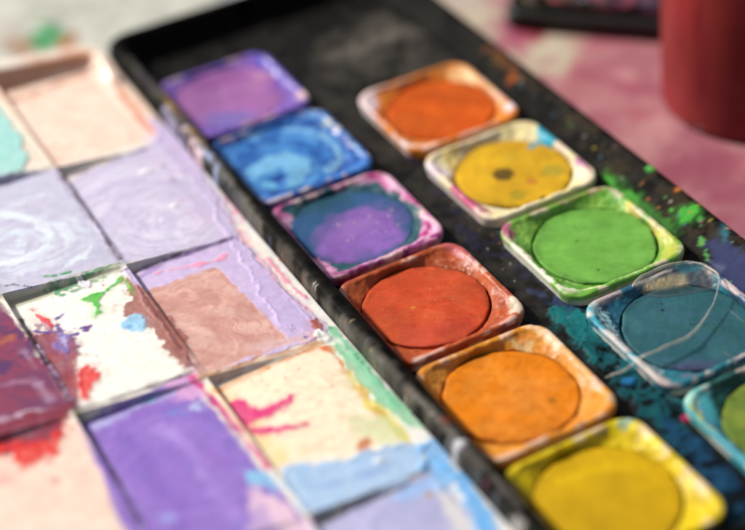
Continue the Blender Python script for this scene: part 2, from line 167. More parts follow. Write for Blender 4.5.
  ('stroke', '3f5a70', [(-42.4, 64.1), (-35.8, 64.3), (-27.8, 64.4)], 0.6, {'soft': 0.5, 'a': 0.8, 'warp': 0.3}),
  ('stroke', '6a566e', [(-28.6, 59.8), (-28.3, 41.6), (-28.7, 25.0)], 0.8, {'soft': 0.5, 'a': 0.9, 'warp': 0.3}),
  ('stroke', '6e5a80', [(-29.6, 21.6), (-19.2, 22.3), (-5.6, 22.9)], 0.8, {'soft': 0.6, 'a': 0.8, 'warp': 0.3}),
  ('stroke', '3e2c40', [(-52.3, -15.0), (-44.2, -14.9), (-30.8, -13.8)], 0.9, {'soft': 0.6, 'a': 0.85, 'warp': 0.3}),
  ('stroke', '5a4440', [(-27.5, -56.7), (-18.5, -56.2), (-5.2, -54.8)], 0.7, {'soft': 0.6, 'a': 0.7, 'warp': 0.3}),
  ('stroke', 'c8935a', [(-30.1, -15.7), (-19.4, -15.5), (-4.8, -15.5)], 0.7, {'soft': 0.4, 'a': 0.7, 'warp': 0.3}),
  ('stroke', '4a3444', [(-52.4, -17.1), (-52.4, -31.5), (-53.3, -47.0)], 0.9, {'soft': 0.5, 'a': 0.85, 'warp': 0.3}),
  ('blob', '9a9068', (-52.3, -16.0), 1.0, 0.8, 0, {'soft': 0.5, 'warp': 0.5}),
 ],
 'wall': [
  ('noise', '2c2924', 6, 0.5, 0.3, {'a': 0.5}),
  ('stroke', '8a857c', [(-16.1, 98.2), (-16.5, 53.6), (-18.8, 16.4), (-18.6, -15.3), (-17.7, -41.8), (-16.6, -72.3)], 1.0, {'soft': 0.9, 'warp': 0.7, 'ws': 5, 'a': 0.6}),
  ('stroke', 'b9933a', [(-15.4, 78.4), (-15.7, 70.6), (-16.0, 62.2), (-16.8, 53.7)], 0.9, {'soft': 0.2, 'warp': 0.7, 'ws': 1.5, 'h': 0.1}),
  ('stroke', 'd0a85a', [(-16.2, 73.6), (-16.3, 68.4)], 0.7, {'soft': 0.2, 'warp': 0.6, 'ws': 1.5, 'h': 0.1}),
  ('stroke', 'e4c8d0', [(-17.3, 63.1), (-17.9, 56.0), (-18.0, 52.0)], 0.9, {'soft': 0.3, 'warp': 0.9, 'ws': 1.3}),
  ('stroke', 'a9b8dc', [(-17.1, 53.9), (-17.7, 47.0), (-18.1, 44.1)], 0.8, {'soft': 0.3, 'warp': 0.8, 'ws': 1.3}),
  ('stroke', '6a6078', [(-16.5, 90.6), (-15.9, 84.8), (-15.2, 78.0)], 0.6, {'soft': 0.3, 'warp': 0.6, 'a': 0.7}),
  ('stroke', '8a4a3a', [(-20.5, 1.3), (-20.4, -5.3), (-20.8, -9.3)], 0.5, {'soft': 0.2, 'warp': 0.7, 'ws': 1.2, 'a': 0.8}),
  ('stroke', '7a8070', [(-18.9, -9.9), (-19.2, -19.3), (-18.9, -29.5)], 0.6, {'soft': 0.4, 'warp': 0.8, 'ws': 1.5, 'a': 0.6}),
  ('stroke', '7c7a76', [(-19.5, -32.3), (-19.6, -45.1), (-19.7, -56.1)], 0.9, {'soft': 0.5, 'warp': 0.8, 'ws': 1.5, 'a': 0.5}),
  ('stroke', '6a6a70', [(-17.1, 47.1), (-18.8, 30.7), (-19.4, 18.8)], 0.9, {'soft': 0.5, 'warp': 0.9, 'ws': 1.5, 'a': 0.6}),
  ('stroke', '807c78', [(-19.7, -14.6), (-19.9, -23.6), (-20.2, -36.2)], 0.8, {'soft': 0.5, 'warp': 0.9, 'ws': 1.5, 'a': 0.6}),
  ('stroke', '6c5448', [(-19.2, 16.6), (-19.1, 6.8)], 0.9, {'soft': 0.4, 'warp': 0.9, 'ws': 1.5, 'a': 0.7}),
  ('stroke', '8a8e92', [(-19.2, -51.3), (-19.3, -61.2), (-19.3, -70.5)], 1.0, {'soft': 0.6, 'warp': 0.9, 'ws': 1.5, 'a': 0.5}),
  ('stroke', '5a5468', [(-16.0, 68.7), (-16.5, 53.6)], 0.8, {'soft': 0.4, 'warp': 0.8, 'a': 0.7}),
  ('stroke', 'd8cfe2', [(-20.3, 43.5), (-21.2, 29.4), (-21.9, 19.2)], 0.8, {'soft': 0.4, 'warp': 0.9, 'ws': 2, 'a': 0.8}),
  ('stroke', 'e0a8bc', [(-21.9, 13.7), (-22.0, 6.1)], 0.7, {'soft': 0.4, 'warp': 0.7, 'ws': 2, 'a': 0.8}),
  ('stroke', 'd8d2cc', [(-20.5, -13.0), (-20.7, -19.7)], 0.7, {'soft': 0.4, 'warp': 0.8, 'ws': 2, 'a': 0.7}),
  ('stroke', 'b8b0d0', [(-17.8, 72.9), (-18.8, 60.9)], 0.8, {'soft': 0.4, 'warp': 0.8, 'a': 0.7}),
  ('stroke', 'c8c4c0', [(-21.0, -33.2), (-21.0, -40.6)], 0.6, {'soft': 0.4, 'warp': 0.8, 'ws': 2, 'a': 0.6}),
  ('blob', 'ccccd4', (-17.6, -54.9), 1.2, 1.0, 0, {'soft': 0.4, 'warp': 0.5, 'h': 0.2}),
  ('blob', 'd8d4d0', (-19.8, -73.8), 1.5, 3, 0.2, {'soft': 0.6, 'warp': 0.8, 'h': 0.1}),
  ('blob', '8a4030', (-16.5, -48.7), 0.9, 1.2, 0, {'soft': 0.4, 'warp': 0.5, 'a': 0.8}),
  ('specks', ['8a4a5a', '5a6a8a', '9a8a60', 'c8c0b8', 'a05040'], [(-16.7, 78.3), (-19.4, 42.0), (-17.5, -7.2), (-17.1, -40.7), (-17.7, -74.1), (-20.4, -72.4), (-21.6, -15.1), (-23.5, 40.4)], 110, 0.1, 0.34, 31),
  ('noise', '3a3022', 2.0, 0.55, 0.12, {'a': 0.7, 'box': [(60.5, 85.5), (69.8, 72.6), (62.7, -34.1), (52.9, -46.3), (51.5, -10.3)]}),
  ('poly', '4fa03c', [(52.3, 3.5), (52.5, 1.8), (52.2, -1.8), (52.9, -5.5), (52.6, -8.9), (51.7, -10.9), (51.1, -8.9), (51.1, -5.8), (49.5, -4.2), (50.3, -0.5)], {'soft': 0.25, 'warp': 0.6, 'ws': 2, 'h': 0.1}),
  ('poly', '3f7a34', [(52.6, -8.4), (52.5, -13.5), (53.0, -17.9), (52.8, -22.2), (51.5, -22.3), (51.3, -17.7), (50.9, -12.5)], {'soft': 0.3, 'warp': 0.9, 'ws': 1.5, 'h': 0.08}),
  ('blob', '52b04a', (57.8, -5.1), 0.75, 0.9, 0, {'warp': 0.4, 'h': 0.15}),
  ('poly', '48a83e', [(54.7, -18.6), (55.9, -18.4), (57.8, -20.7), (56.8, -22.4), (55.1, -22.3), (53.7, -20.6)], {'soft': 0.15, 'warp': 0.3, 'ws': 1, 'h': 0.15}),
  ('blob', '52b04a', (54.6, -16.5), 0.5, 0.5, 0, {'warp': 0.3, 'h': 0.1}),
  ('blob', '4a9a40', (56.2, -23.6), 0.45, 0.8, 0.4, {'warp': 0.3}),
  ('blob', 'd07a3a', (58.1, -14.1), 0.5, 0.35, 0, {'warp': 0.3, 'h': 0.1}),
  ('poly', '2f6a78', [(58.1, -28.3), (58.6, -29.1), (56.6, -32.1), (55.5, -32.2), (56.5, -30.1)], {'soft': 0.15, 'warp': 0.4, 'ws': 1, 'h': 0.1}),
  ('poly', '3c4470', [(53.9, -27.8), (55.6, -29.5), (56.6, -34.9), (55.4, -42.4), (50.0, -43.3), (51.3, -35.0)], {'soft': 0.5, 'warp': 1.0, 'ws': 2, 'a': 0.8}),
  ('stroke', '6a7296', [(52.0, -31.8), (52.4, -35.8)], 0.7, {'soft': 0.3, 'warp': 0.8, 'a': 0.7}),
  ('stroke', '5aa058', [(54.0, -26.5), (53.1, -29.7), (52.0, -31.8)], 0.5, {'soft': 0.2, 'warp': 0.6, 'ws': 1.2}),
  ('blob', 'b85a28', (55.5, 44.1), 1.3, 1.0, 0.3, {'soft': 0.4, 'warp': 0.8, 'a': 0.8}),
  ('stroke', '7a4a22', [(56.7, 57.4), (56.5, 50.9), (55.6, 40.8)], 1.2, {'soft': 0.6, 'warp': 1, 'a': 0.6}),
  ('specks', ['c8c0b0', 'd08050', '60a060', 'a06080', '5080a0', 'c0b040'], [(61.4, 72.7), (60.3, 32.2), (59.4, -33.8), (50.7, -44.8), (53.5, -7.4), (52.8, 45.3)], 130, 0.08, 0.26, 33),
 ],
 'floor': [
  ('noise', '2a2622', 3, 0.5, 0.2, {'a': 0.8}),
  ('poly', '57524a', [(28.5, 89.4), (46.6, 91.2), (57.4, 80.4), (57.0, 52.1), (31.1, 67.7), (22.2, 63.4), (16.4, 54.6), (18.6, 74.0)], {'soft': 2.5, 'warp': 2.5, 'ws': 8, 'a': 0.9}),
  ('poly', '3a3733', [(18.6, 74.0), (23.2, 62.7), (27.0, 32.7), (25.9, -1.6), (17.0, -26.3), (14.0, -5.6), (17.9, 29.7), (12.7, 52.3)], {'soft': 2, 'warp': 2, 'ws': 5, 'a': 0.9}),
  ('noise', '0d0c0b', 6, 0.52, 0.3, {'a': 0.8}),
  ('noise', '3c3832', 2.2, 0.7, 0.15, {'a': 0.3}),
  ('blob', '0a0a0a', (25.2, 78.7), 2.2, 3, 0, {'warp': 1, 'soft': 0.4}),
  ('blob', '0a0a0a', (42.7, 76.1), 3, 1.5, 0.4, {'warp': 1, 'soft': 0.4}),
  ('blob', '0d0d0d', (51.2, 84.3), 2, 6, 0.3, {'warp': 1, 'soft': 0.5}),
  ('stroke', '5a5a66', [(28.5, 24.6), (28.1, 13.7), (26.9, 3.9)], 2.2, {'soft': 1.2, 'warp': 1.6, 'ws': 2, 'a': 0.6}),
  ('stroke', '4a4c60', [(23.2, -3.9), (22.5, -14.4), (23.2, -23.8)], 1.8, {'soft': 1, 'warp': 1.6, 'ws': 2, 'a': 0.7}),
  ('stroke', '7a746a', [(26.6, 47.5), (25.2, 33.9)], 1.8, {'soft': 1, 'warp': 1.4, 'ws': 2, 'a': 0.5}),
  ('stroke', '3c4668', [(18.7, -20.1), (21.2, -25.5), (24.1, -29.2)], 1.2, {'soft': 0.6, 'warp': 1, 'a': 0.8}),
  ('stroke', '8a8078', [(26.6, 79.3), (37.7, 79.9), (47.1, 81.9)], 4, {'soft': 2.5, 'warp': 2, 'a': 0.5}),
  ('blob', '6a665e', (21.1, 12.1), 1.8, 1.2, 0.4, {'soft': 0.8, 'warp': 1.2, 'a': 0.7}),
  ('stroke', '1f6a74', [(20.7, -40.9), (22.4, -50.9), (24.5, -62.7)], 2.5, {'soft': 0.6, 'warp': 1.6, 'ws': 2, 'a': 0.9}),
  ('poly', '1d7a7e', [(17.2, -27.6), (19.7, -26.8), (22.3, -28.9), (23.8, -31.4), (22.8, -34.4), (21.8, -42.2), (16.9, -44.8), (17.6, -37.0), (17.4, -30.3)], {'soft': 0.25, 'warp': 0.9, 'ws': 1.5, 'h': 0.12}),
  ('poly', '175e68', [(20.8, -35.8), (22.7, -50.5), (20.6, -70.7), (18.2, -85.9), (12.7, -92.9), (14.9, -75.6), (16.6, -56.0), (17.6, -38.9)], {'soft': 0.5, 'warp': 1.0, 'ws': 2, 'a': 0.9, 'h': 0.08}),
  ('poly', '1f4a72', [(18.7, -62.0), (20.6, -70.7), (20.2, -87.2), (14.7, -89.0), (14.9, -75.6)], {'soft': 0.8, 'warp': 1, 'a': 0.8}),
  ('noise', '06080a', 1.4, 0.56, 0.05, {'a': 0.95, 'box': [(19.9, -38.7), (25.7, -52.4), (21.6, -85.5), (14.7, -89.0), (15.2, -48.8)]}),
  ('blob', '2a78b4', (19.4, -52.1), 1.3, 1.0, 0, {'warp': 0.4, 'h': 0.15}),
  ('blob', 'a82858', (21.8, -65.3), 1.3, 0.9, 0.4, {'warp': 0.4, 'h': 0.15}),
  ('poly', '3a4a74', [(23.5, -23.3), (26.5, -29.0), (21.4, -29.9), (18.6, -25.6)], {'soft': 0.8, 'warp': 0.8, 'a': 0.6}),
  ('noise', '2c2a44', 2.5, 0.62, 0.1, {'a': 0.6, 'box': [(21.6, 36.4), (29.7, 8.3), (21.8, -25.9), (15.7, -2.8)]}),
  ('specks', ['b8b0a8', '8a6a5a', '3a8a8a', '7a7ab0', 'a06a4a'], [(25.2, 33.9), (26.0, 2.4), (24.8, -31.5), (23.7, -66.7), (18.3, -44.3), (17.4, -3.9)], 70, 0.1, 0.32, 37),
  ('specks', ['8a8078', '6a625a'], [(28.9, 89.1), (56.7, 84.0), (50.9, 51.0), (16.3, 49.7)], 26, 0.15, 0.4, 39),
 ],
 'table': [
  ('noise', 'c47880', 14, 0.5, 0.25, {'a': 0.9}),
  ('noise', 'b25c70', 9, 0.58, 0.12, {'a': 0.8}),
  ('noise', 'd8a0a0', 11, 0.6, 0.15, {'a': 0.7}),
  ('poly', 'a05068', [(97.8, 53.7), (88.3, 17.3), (84.6, -8.5), (71.3, -25.0), (74.6, 2.9)], {'soft': 6, 'warp': 6, 'ws': 14, 'a': 0.6}),
  ('blob', 'd8d0b4', (76.4, 67.3), 10, 7, 0, {'soft': 3, 'warp': 4, 'ws': 8}),
  ('blob', 'd8d0b4', (75.2, 90.3), 9, 9, 0.5, {'soft': 3, 'warp': 4, 'ws': 8}),
  ('blob', 'd8d0b8', (85.4, 76.9), 8, 8, 0, {'soft': 4, 'warp': 4, 'ws': 8, 'a': 0.8}),
  ('blob', 'd0c0b0', (73.5, 106.6), 18, 10, 0, {'soft': 5, 'warp': 4, 'ws': 9}),
  ('stroke', 'b85a78', [(81.8, 92.7), (79.7, 79.8), (76.7, 71.7)], 7, {'soft': 2.5, 'warp': 4, 'ws': 8}),
  ('blob', 'a82a40', (85.5, 81.8), 5, 4, 0, {'soft': 2.5, 'warp': 3, 'ws': 6}),
  ('blob', 'c8cfd8', (28.1, 140.3), 10, 8, 0, {'soft': 3, 'warp': 3}),
 ],
 'paper': [
  ('noise', 'b6b6a8', 9, 0.55, 0.2, {'a': 0.35}),
  ('poly', '38a060', [(-28.2, 148.6), (-24.3, 153.4), (-19.9, 157.9), (-16.9, 157.7), (-15.2, 150.6), (-16.3, 146.3), (-19.4, 145.4), (-24.0, 145.6)], {'soft': 1.2, 'warp': 2.2, 'ws': 5, 'h': 0.4}),
  ('blob', 'd07040', (-17.9, 145.6), 3.0, 2.2, 0.3, {'soft': 1, 'warp': 1.5}),
  ('blob', 'b08a70', (-29.2, 150.5), 3.5, 6, 0.2, {'soft': 2, 'warp': 2}),
  ('blob', 'b09484', (-27.2, 158.7), 2.0, 5, 0.2, {'soft': 2, 'warp': 2, 'a': 0.6}),
 ],
 'A1p': [
  ('noise', '8a62b4', 4, 0.5, 0.15, {'a': 0.8}),
  ('stroke', '6a5cc8', [(11.1, 14.3), (13.8, 1.9), (13.9, -8.9)], 2.2, {'soft': 0.8, 'warp': 1}),
  ('poly', '93589c', [(-9.0, 11.0), (7.2, 9.9), (9.3, -7.2), (-9.2, -9.5)], {'soft': 2.0, 'warp': 1, 'a': 0.95}),
  ('blob', 'dcb0c0', (13.1, -9.4), 1.8, 1.4, 0, {'soft': 0.5, 'warp': 0.6}),
  ('blob', 'c49ad0', (9.9, 15.8), 2.5, 1, -0.3, {'soft': 0.6, 'warp': 0.5}),
  ('blob', '5a4ab8', (-8.7, 16.3), 2, 2.5, 0, {'soft': 0.8, 'warp': 1}),
  ('blob', 'c8a0c8', (-7.0, 21.1), 0.9, 1.2, 0, {'soft': 0.3}),
 ],
 'A1c': [
  ('noise', 'a868ac', 5, 0.5, 0.3, {'a': 0.8}),
  ('stroke', '6e5cc4', [(11.9, 10.8), (13.6, 1.8), (13.0, -6.3)], 2.4, {'soft': 1.2, 'warp': 1, 'a': 0.85}),
  ('stroke', '8a5aa4', [(-7.3, 12.3), (0.8, 13.1), (9.2, 11.6)], 2.5, {'soft': 1.4, 'warp': 1, 'a': 0.7}),
  ('stroke', 'd8a8cc', [(-1.5, 2.4), (4.6, 1.8), (8.0, -2.8)], 0.8, {'soft': 0.5, 'warp': 0.8, 'a': 0.5}),
  ('poly', '8a4a8c', [(-6.5, 11.2), (7.4, 10.6), (6.5, 5.8), (-6.3, 5.8)], {'soft': 1.5, 'warp': 1, 'a': 0.7}),
  ('blob', 'c58ab4', (9.0, 4.6), 1.6, 1.1, 0.4, {'soft': 0.4, 'warp': 0.8}),
  ('poly', '7d74c4', [(-10.3, -3.3), (-4.5, -4.3), (2.4, -9.2), (-8.5, -13.0)], {'soft': 1.2, 'warp': 1.5, 'a': 0.8}),
  ('blob', '7a50b0', (11.3, -3.0), 3, 2.5, 0.3, {'soft': 1.2, 'warp': 1}),
 ],
 'A2p': [
  ('noise', '1d4590', 3, 0.5, 0.15, {'a': 0.9}),
  ('noise', '4a8ad4', 2.2, 0.6, 0.1, {'a': 0.8}),
  ('stroke', '7ab0e4', [(11.2, 11.3), (13.9, 2.0), (12.9, -6.9), (7.9, -12.6)], 0.8, {'soft': 0.3, 'warp': 1.2, 'ws': 3}),
  ('stroke', '4a86d0', [(-8.1, 14.9), (4.7, 15.8), (10.8, 13.0)], 1.0, {'soft': 0.4, 'warp': 1}),
  ('blob', '9ab0b8', (12.3, 7.0), 1.2, 1, 0, {'soft': 0.4, 'warp': 0.5}),
 ],
 'A2c': [
  ('swirl', '68a8e0', (-3.9, -3.6), 0.9, 0.45, {'a': 0.8}),
  ('stroke', '8cc4ee', [(-9.7, 10.6), (-4.7, 11.9), (1.3, 11.6), (6.8, 7.8), (9.6, 1.0), (8.5, -5.8), (3.9, -9.0)], 0.9, {'soft': 0.4, 'warp': 0.8, 'ws': 3, 'a': 0.8}),
  ('stroke', '1c4a9a', [(-9.6, 6.7), (-3.7, 7.9), (2.1, 5.7), (5.4, 0.1), (4.4, -5.2)], 1.0, {'soft': 0.5, 'warp': 0.6, 'a': 0.7}),
  ('stroke', 'a8d4f2', [(-6.7, 1.5), (-2.5, 2.3), (0.6, -0.3), (0.7, -5.0)], 0.7, {'soft': 0.3, 'warp': 0.6, 'a': 0.9}),
  ('noise', '2258a8', 4, 0.58, 0.08, {'a': 0.8}),
  ('poly', '7cbce6', [(-9.5, 1.3), (-5.0, 3.8), (0.3, 2.6), (2.6, -1.4), (2.0, -6.7), (-1.9, -10.3), (-5.8, -9.9), (-3.2, -6.2), (-4.5, -2.2), (-7.6, -1.6), (-10.6, -2.7)], {'soft': 0.4, 'warp': 1.0, 'ws': 3, 'h': 0.1}),
  ('stroke', '8abce8', [(9.8, 4.4), (9.8, -2.3), (8.2, -7.7), (5.2, -10.4)], 0.9, {'soft': 0.3, 'warp': 1, 'ws': 3}),
  ('blob', '1a4a98', (-6.0, -6.2), 1.8, 1.2, 0.4, {'soft': 0.4, 'warp': 0.8}),
  ('stroke', '1d50a0', [(-6.2, 13.8), (-5.4, 8.2), (-7.8, 5.0)], 1.0, {'soft': 0.4, 'warp': 0.8}),
  ('blob', '6ab0dc', (-8.6, -7.2), 1.2, 1.8, 0, {'soft': 0.5, 'warp': 0.8}),
 ],
 'A3p': [
  ('noise', 'c8609c', 2, 0.55, 0.12, {'a': 0.8}),
  ('stroke', 'b03a7c', [(-12.1, 13.6), (1.4, 15.1), (13.1, 12.4)], 1.0, {'soft': 0.3, 'warp': 1, 'ws': 2}),
  ('stroke', 'e4b4d0', [(13.5, 10.8), (15.3, 1.3), (15.2, -7.1), (13.3, -11.2)], 1.8, {'soft': 0.4, 'warp': 0.7, 'ws': 2}),
  ('stroke', 'c03c84', [(11.9, 5.8), (13.5, -1.8), (11.8, -8.9), (6.8, -11.6)], 0.7, {'soft': 0.3, 'warp': 0.9, 'ws': 1.5}),
  ('stroke', '8a2c70', [(-11.1, -13.6), (-0.2, -14.0), (11.9, -12.7)], 0.9, {'soft': 0.3, 'warp': 0.8, 'ws': 2}),
  ('poly', '2c5460', [(-10.1, 13.0), (0.9, 14.1), (10.7, 11.0), (12.4, 5.4), (13.2, -4.5), (7.6, -12.2), (-10.6, -12.4), (-11.7, 2.9)], {'soft': 0.5, 'warp': 1, 'ws': 2.5}),
 ],
 'A3c': [
  ('blob', '2a5a64', (-1.3, 12.2), 7, 3.5, 0.2, {'soft': 2, 'warp': 1.5, 'a': 0.8}),
  ('poly', '8c66b6', [(-8.0, 2.0), (-1.4, 5.5), (4.0, 4.8), (7.9, 1.4), (7.9, -4.4), (5.0, -9.6), (-0.7, -11.2), (-6.9, -11.1), (-10.4, -8.8), (-11.2, -2.8)], {'soft': 2.6, 'warp': 1.0, 'ws': 4}),
  ('blob', 'a57ac4', (-0.4, -0.3), 4, 2.5, 0.3, {'soft': 2, 'warp': 1, 'a': 0.6}),
  ('specks', ['d8d0a0', 'c8b8d8'], [(-2.8, 4.3), (9.0, 0.6), (7.9, -5.9), (-4.4, -3.2)], 16, 0.15, 0.3, 41),
  ('stroke', '6a70a8', [(-9.8, -10.6), (-4.9, -13.2), (1.6, -12.8)], 1.4, {'soft': 0.8, 'warp': 0.8, 'a': 0.7}),
 ],
 'A4p': [
  ('noise', '8f3c22', 3, 0.54, 0.3, {'a': 0.6}),
  ('swirl', 'd07850', (0.1, 0.1), 1.7, 0.5, {'a': 0.5, 'warp': 0.8}),
  ('swirl', '84341c', (0.1, 0.1), 2.3, 0.55, {'a': 0.4, 'warp': 0.8}),
  ('stroke', 'c46464', [(11.7, 12.9), (14.3, 7.1), (15.0, -0.7), (14.6, -7.6)], 1.5, {'soft': 0.5, 'warp': 1.0, 'ws': 2}),
  ('stroke', 'd08a90', [(12.0, 10.0), (12.8, 7.4), (13.1, 3.9)], 0.7, {'soft': 0.3, 'warp': 0.6, 'ws': 1.5}),
  ('poly', 'dcc8b4', [(12.7, -8.2), (14.6, -8.2), (13.8, -12.0), (11.8, -13.2), (10.2, -12.7)], {'soft': 0.2, 'warp': 0.7, 'ws': 1.0, 'h': 0.1}),
  ('blob', '7a8a5a', (12.5, -9.9), 0.7, 0.5, 0, {'warp': 0.5}),
  ('stroke', '8a4a4a', [(-11.0, -13.8), (-1.0, -15.5), (10.5, -14.1)], 0.8, {'soft': 0.3, 'warp': 0.6}),
  ('specks', ['e8a890', '8a3020', 'e0c0b0'], [(6.9, 13.4), (13.2, 10.6), (13.6, -4.3), (11.9, -0.6)], 40, 0.08, 0.22, 43),
  ('stroke', 'd88a6a', [(5.5, 10.3), (6.4, 8.6), (6.9, 6.7)], 0.35, {'soft': 0.15, 'warp': 0.3}),
 ],
 'A4c': [
  ('noise', 'a83a24', 1.1, 0.55, 0.3, {'a': 0.3}),
  ('noise', 'd0603a', 5, 0.55, 0.35, {'a': 0.5}),
  ('swirl', 'd86a48', (-5.6, -7.1), 2.2, 0.5, {'a': 0.35, 'warp': 1}),
  ('swirl', 'a63822', (-5.6, -7.1), 3.0, 0.55, {'a': 0.3, 'warp': 1}),
  ('poly', 'c85040', [(-8.8, -3.2), (0.5, -5.9), (3.7, -11.5), (-6.1, -13.5), (-11.4, -11.7)], {'soft': 2, 'warp': 1, 'a': 0.5}),
  ('blob', '9a3624', (0.5, -7.7), 3, 1.6, 0.3, {'soft': 1.5, 'warp': 1, 'a': 0.6}),
  ('specks', ['7a2818', 'e08a5a', '8a3020'], [(-7.8, 10.5), (9.1, 8.6), (8.3, -7.5), (-8.5, -10.3)], 70, 0.06, 0.18, 45),
  ('blob', 'd88a30', (-3.1, 1.1), 0.5, 0.4, 0, {'soft': 0.2, 'a': 0.8}),
 ],
 'A5p': [
  ('noise', 'c06a1c', 3, 0.55, 0.3, {'a': 0.6}),
  ('swirl', 'eab06a', (0.1, 0.3), 1.7, 0.5, {'a': 0.5, 'warp': 0.8}),
  ('stroke', 'efc088', [(10.7, 13.8), (13.6, 8.9), (14.0, 2.7), (13.7, -2.8)], 1.6, {'soft': 0.5, 'warp': 0.8, 'ws': 2}),
  ('poly', 'f0cf96', [(6.9, 12.7), (9.8, 10.1), (8.3, 7.7), (5.1, 8.6)], {'soft': 0.8, 'warp': 0.8, 'a': 0.7}),
  ('blob', '7a4a2a', (15.4, 4.7), 0.9, 0.6, -0.4, {'soft': 0.2, 'warp': 0.5}),
  ('blob', 'f0e4d4', (14.3, 6.3), 1.3, 0.8, -0.5, {'soft': 0.3, 'warp': 0.6}),
  ('specks', ['7a4a2a', 'a86030', 'f0e0c8'], [(12.5, 11.9), (15.3, -0.4), (13.9, -7.4), (14.0, 2.7)], 40, 0.1, 0.3, 47),
  ('blob', 'b8a88a', (13.1, -11.1), 1.5, 2, 0, {'soft': 0.6, 'warp': 0.7, 'a': 0.8}),
  ('stroke', '9a5a14', [(-11.7, 14.4), (-5.5, 15.6), (0.8, 14.9)], 0.7, {'soft': 0.3, 'warp': 0.5, 'a': 0.8}),
 ],
 'A5c': [
  ('noise', 'e8913a', 4, 0.55, 0.2, {'a': 0.6}),
  ('blob', 'e8964a', (-0.4, -1.8), 6, 3, 0.2, {'soft': 3, 'warp': 1, 'a': 0.5}),
  ('blob', '8a5a20', (4.6, -4.7), 0.7, 0.8, 0, {'soft': 0.4, 'warp': 0.5, 'a': 0.6}),
  ('noise', 'cf6e16', 1.3, 0.6, 0.1, {'a': 0.4}),
  ('specks', ['b05a10', '9a5010'], [(-8.1, 9.6), (9.8, 7.6), (6.9, -6.5), (-11.5, -9.6)], 14, 0.1, 0.2, 49),
 ],
 'A6p': [
  ('stroke', 'ecd828', [(6.6, 13.9), (12.8, 10.8), (14.7, -0.6), (14.6, -8.8)], 2.2, {'soft': 0.8, 'warp': 0.8}),
  ('stroke', 'dcd8b4', [(16.0, 7.6), (15.8, -0.4), (15.7, -8.0)], 1.0, {'soft': 0.5, 'warp': 1, 'ws': 2, 'a': 0.9}),
  ('blob', '8ab4a4', (11.8, 12.4), 1.5, 0.8, 0, {'soft': 0.4, 'warp': 0.7}),
  ('noise', 'b89a08', 3, 0.55, 0.15, {'a': 0.6}),
  ('stroke', '8a8420', [(-12.0, 13.8), (-11.3, 5.1)], 1.5, {'soft': 0.7, 'a': 0.6}),
  ('specks', ['f0f0d8', '8a8a40'], [(11.3, 11.7), (16.0, -6.9), (13.9, -11.0), (9.2, 5.8)], 30, 0.12, 0.3, 51),
 ],
 'A6c': [
  ('noise', 'b89200', 5, 0.5, 0.35, {'a': 0.4}),
  ('stroke', 'd8b410', [(-5.4, 8.0), (3.5, 6.4), (9.1, 2.8)], 2, {'soft': 1.2, 'a': 0.6}),
 ],
 'B1p': [
  ('poly', 'f0dce0', [(-14.32, 12.97), (-9.22, 15.77), (-7.92, 13.97), (-12.52, 6.37), (-15.32, -1.93), (-14.12, -6.13), (-14.62, -13.13), (-16.12, -11.33), (-15.02, 8.27)], {'soft': 0.6, 'warp': 0.8}),
  ('stroke', 'c89ac4', [(-14.42, 6.87), (-14.92, 0.37)], 0.8, {'soft': 0.4, 'warp': 0.6}),
  ('stroke', 'f6e2dc', [(-15.12, -6.33), (-12.62, -11.23), (-7.92, -12.03)], 1.3, {'soft': 0.5, 'warp': 0.7}),
  ('poly', 'f2bc84', [(7.58, 13.07), (12.98, 11.17), (13.88, 0.37), (11.38, -5.13), (9.98, 3.07)], {'soft': 0.9, 'warp': 1}),
  ('blob', 'f2dcdc', (13.78, -9.33), 2.2, 1.6, -0.5, {'soft': 0.5, 'warp': 0.8}),
  ('stroke', 'b86a24', [(-6.22, 14.57), (1.88, 14.37), (9.08, 13.97)], 0.7, {'soft': 0.3, 'warp': 0.4}),
  ('specks', ['b86ab0', 'e8e0e0'], [(-13.72, 10.77), (-15.32, -3.63), (-13.62, -11.43), (-14.62, -0.73)], 20, 0.15, 0.35, 53),
 ],
 'B1c': [
  ('noise', 'c45014', 5, 0.55, 0.2, {'a': 0.5}),
  ('noise', 'dc6a28', 3, 0.6, 0.15, {'a': 0.4}),
 ],
 'B2p': [
  ('noise', 'f0e0a0', 4, 0.52, 0.2, {'a': 0.8}),
  ('poly', 'dcc070', [(-8.12, 13.17), (-2.32, 14.07), (-9.02, 5.77), (-12.42, -4.13), (-13.42, 2.67)], {'soft': 1, 'warp': 1, 'a': 0.8}),
  ('poly', 'c85c84', [(-14.12, 1.57), (-11.62, 0.67), (-11.32, -6.33), (-10.82, -11.03), (-13.82, -10.43), (-14.82, -3.93)], {'soft': 0.4, 'warp': 0.7, 'ws': 2}),
  ('blob', 'ecdce4', (-12.92, 8.57), 2.2, 3.0, 0.4, {'soft': 0.9, 'warp': 0.7}),
  ('poly', '2fa0bc', [(13.78, 10.47), (14.88, 7.07), (13.68, 2.57), (11.38, 2.57), (11.08, 6.67)], {'soft': 0.2, 'warp': 0.3, 'ws': 1.5}),
  ('poly', '2c94b4', [(7.88, 7.27), (10.48, 6.37), (11.38, 3.67), (8.88, 3.87), (7.38, 5.67)], {'soft': 0.2, 'warp': 0.3, 'ws': 1.5}),
  ('stroke', 'a03c84', [(13.18, -5.53), (13.18, -9.43), (12.38, -11.23), (11.08, -11.93)], 0.6, {'soft': 0.2, 'warp': 0.4}),
  ('blob', 'b878a8', (13.08, -7.03), 1.0, 0.7, 0, {'soft': 0.3, 'warp': 0.4}),
  ('stroke', '6a9a3a', [(-4.72, -14.53), (2.78, -15.93), (10.78, -15.43)], 0.8, {'soft': 0.4, 'warp': 0.5, 'a': 0.8}),
  ('specks', ['c05080', 'a8903a'], [(-13.42, 4.17), (-11.42, -9.23), (8.48, -13.83), (-0.22, -15.33)], 24, 0.12, 0.3, 55),
 ],
 'B2c': [
